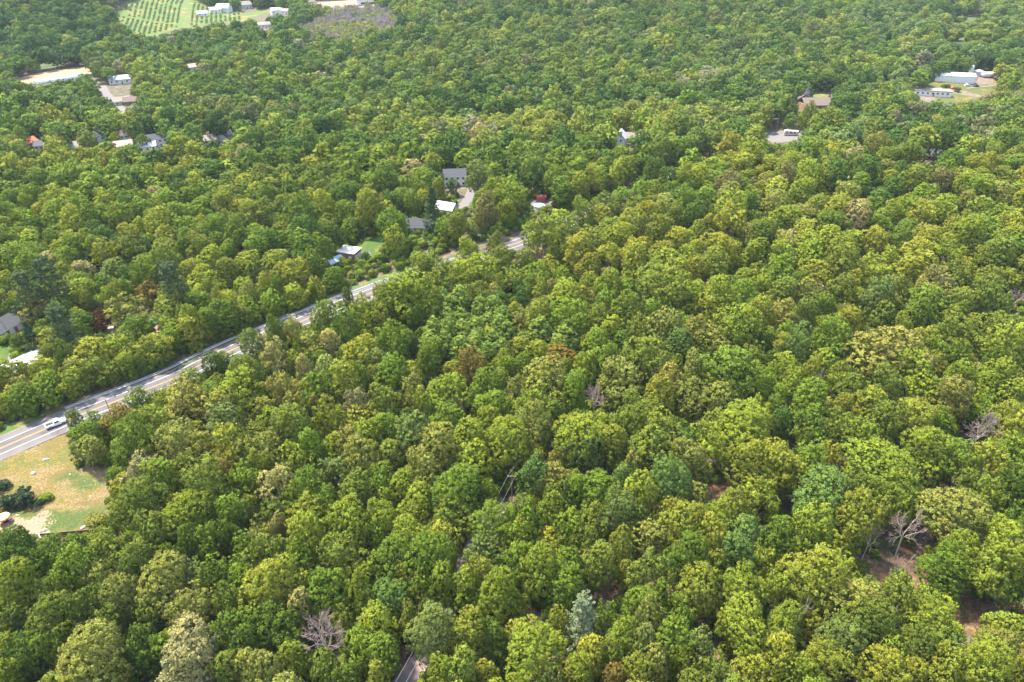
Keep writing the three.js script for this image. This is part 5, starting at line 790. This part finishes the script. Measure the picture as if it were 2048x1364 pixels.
{ // low growth on the forest floor
  const g = new THREE.Group(); g.name = 'undergrowth'; tag(g, 'low green undergrowth on the forest floor', null, null, 'stuff'); scene.add(g);
  const r = mulberry(31), lists = [[], []];
  for (let d = 45; d < 330; d += 3.2) for (let x = -d * 0.8 - 30; x < d * 0.8 + 30; x += 3.2) {
    const xx = x + (r() - 0.5) * 3, zz = -d + (r() - 0.5) * 3, [px, py] = seen(xx, 0, zz), open = px > 1150 && py > 900 ? 0.72 : 0.9;
    if (noiseB(xx / 18, zz / 18) * 0.5 + 0.5 > open + 0.15 * (r() - 0.5) || (!growsAt(xx, zz, 0.3) && !(px > 1390 && r() < 0.12))) continue;
    const s = 0.45 + 0.55 * r(); lists[Math.floor(r() * 2)].push([xx, zz, s, s * (0.8 + 0.5 * r()), tint(['mid', 'fresh', 'deep', 'olive', 'fresh'][Math.floor(r() * 5)], r)]);
  }
  lists.forEach((l, i) => copies('leafy_clump', FORM.b.crowns[i], white, l, g));
}
{ // grey leafless wood far off, with green scrub below
  const g = new THREE.Group(); g.name = 'leafless_wood'; tag(g, 'greyish purple patch of leafless wood at the far edge', null, null, 'stuff'); scene.add(g);
  const proto = mergeGeometries(bareGeometry(91, 14, 3, 0.6, 0.42)), r = mulberry(92), list = [], scrub = [];
  for (let x = 570; x < 850; x += 4.6) for (let y = 4; y < 100; y += 2.6) {
    const px = x + (r() - 0.5) * 3, py = y + (r() - 0.5) * 2; if (leafless(px, py) > 1) continue;
    const s = spot(px, py, 8), k = 0.75 + 0.5 * r(), edge = ((px - 710) / 70) ** 2 + ((py - 62) / 26) ** 2;
    if (edge > 0.5 || r() < 0.4) list.push([s.x, s.z, k, k]); if (r() < (edge < 0.8 ? 0.9 : 0.5)) scrub.push([s.x + 3, s.z + 4 * r(), 1.6 + 1.4 * r(), 1.6 + 1.6 * r(), tint(['grey', 'olive', 'rust2'][Math.floor(r() * 3)], r)]);
  }
  copies('bare_crown', proto, std(0.23, 0.19, 0.205, 0.95), list, g, false); copies('scrub', FORM.b.crowns[0], white, scrub, g);
}
{ // rows of the far field, sedge of the meadows
  const g = new THREE.Group(); g.name = 'crop_row'; tag(g, 'rows of low dark green crops in the far field', null, null, 'stuff'); scene.add(g);
  const r = mulberry(77), list = [], field = pairs('236,34 250,10 300,0 380,0 430,25 478,27 480,40 408,48 348,56 300,70 266,62');
  for (let row = -1100; row < -150; row += 5.5) for (let d = 780; d < 1900; d += 3.2) {
    const x = row * 1.0 - (d - 1000) * 0.35, z = -d, [px, py] = seen(x, ground(x, z), z); if (!inPoly(field, px, py)) continue;
    const lane = fract((d + row * 0.4) / 95), alley = fract((row + 900) / 78); if (lane < 0.09 || alley < 0.12 || r() < 0.3) continue;
    list.push([x, z, 0.42 + 0.25 * r(), 0.34 + 0.22 * r(), tint('crop', r)]);
  }
  copies('bush', FORM.b.crowns[1], white, list, g);
  const m = new THREE.Group(); m.name = 'meadow_scrub'; tag(m, 'scattered scrub and reeds in the far wet meadow', null, null, 'stuff'); scene.add(m);
  const scrub = [], wet = pairs('1886,74 1900,50 1920,36 1962,34 1990,54 1988,84 1940,92 1900,88');
  for (let k = 0; k < 1500; k++) { const px = 1880 + 115 * r(), py = 30 + 65 * r(); if (!inPoly(wet, px, py)) continue; const s = spot(px, py), n = noiseA(s.x / 40, s.z / 40); if (n < 0.0) continue; const k2 = 0.5 + 1.3 * r() * r() + (r() < 0.03 ? 2 : 0); scrub.push([s.x, s.z, k2, k2, tint(['fresh', 'grey', 'olive'][Math.floor(r() * 3)], r)]); }
  copies('reed_clump', FORM.b.crowns[0], white, scrub, m);
}
// shrubs of the clearing and gardens
function shrub(label, px, py, w, tone, h = 1, form = 'b') {
  const f = FORM[form], at = spot(px, py), s = w / 2 * seen(at.x, at.y, at.z)[2] / FOCAL / f.radius, o = thing(form === 'k' ? 'conifer_tree' : 'shrub', label, form === 'k' ? 'conifer' : 'shrub', at, px);
  part(form === 'k' ? 'trunk' : 'stem', f.trunks[0], BARK, o); part('foliage', f.crowns[Math.floor(px) % f.crowns.length], matFor(tone, 1), o); o.scale.set(s, s * h, s);
}
Object.assign(TONE, { juniper: [0.022, 0.044, 0.026] });
shrub('dark juniper at the clearing, the clump nearer the dirt', 18, 1013, 38, 'juniper', 0.9); shrub('dark juniper at the clearing, the taller clump', 52, 1006, 42, 'juniper', 1.0); shrub('small dark juniper low at the end of the clump', 76, 1012, 24, 'juniper', 0.7); shrub('little bright green bush at the tip of the junipers', 94, 999, 26, 'fresh', 0.7); shrub('low dark shrub at the picture edge above the junipers', 6, 976, 34, 'juniper', 0.6);
shrub('dry khaki shrub on the green strip at the tree line', 200, 1052, 40, 'khaki', 0.9); shrub('round trimmed bush in front of the trailer building', 1890, 180, 15, 'deep', 1); shrub('small dark conifer before the brown-roofed hall', 1637, 216, 10, 'juniper', 1, 'k'); shrub('slim dark conifer at the other end of the hall front', 1655, 211, 9, 'juniper', 1.2, 'k');
shrub('trimmed green hedge bush on the lawn by the dark-roofed house', 10, 684, 26, 'mid', 0.7);
{ const at = spot(78, 1029), o = thing('dead_sapling', 'small dead sapling at the top of the dirt path', 'sapling', at); part('branches', FORM.d.trunks[2][0], BAREDARK, o); part('twigs', FORM.d.trunks[2][1], BAREDARK, o); o.scale.setScalar(0.16); }
{ const at = spot(1308, 1140), b = spot(1331, 1118, 3), o = thing('fallen_limb', 'long bleached limb leaning up out of the dark gap', 'limb', at), e = b.clone().sub(at).add(V(0, 2.6, 0)); part('limb', [rod(V(0, 0, 0), e.clone().multiplyScalar(0.55).add(V(0.2, 0.2, 0)), 0.13, 0.1, 7), rod(e.clone().multiplyScalar(0.55).add(V(0.2, 0.2, 0)), e, 0.1, 0.03, 6)], BARE, o); part('twig', rod(e.clone().multiplyScalar(0.7), e.clone().multiplyScalar(0.7).add(V(0.7, 0.5, 0.2)), 0.04, 0.015, 5), BARE, o); }
renderer.render(scene, camera);
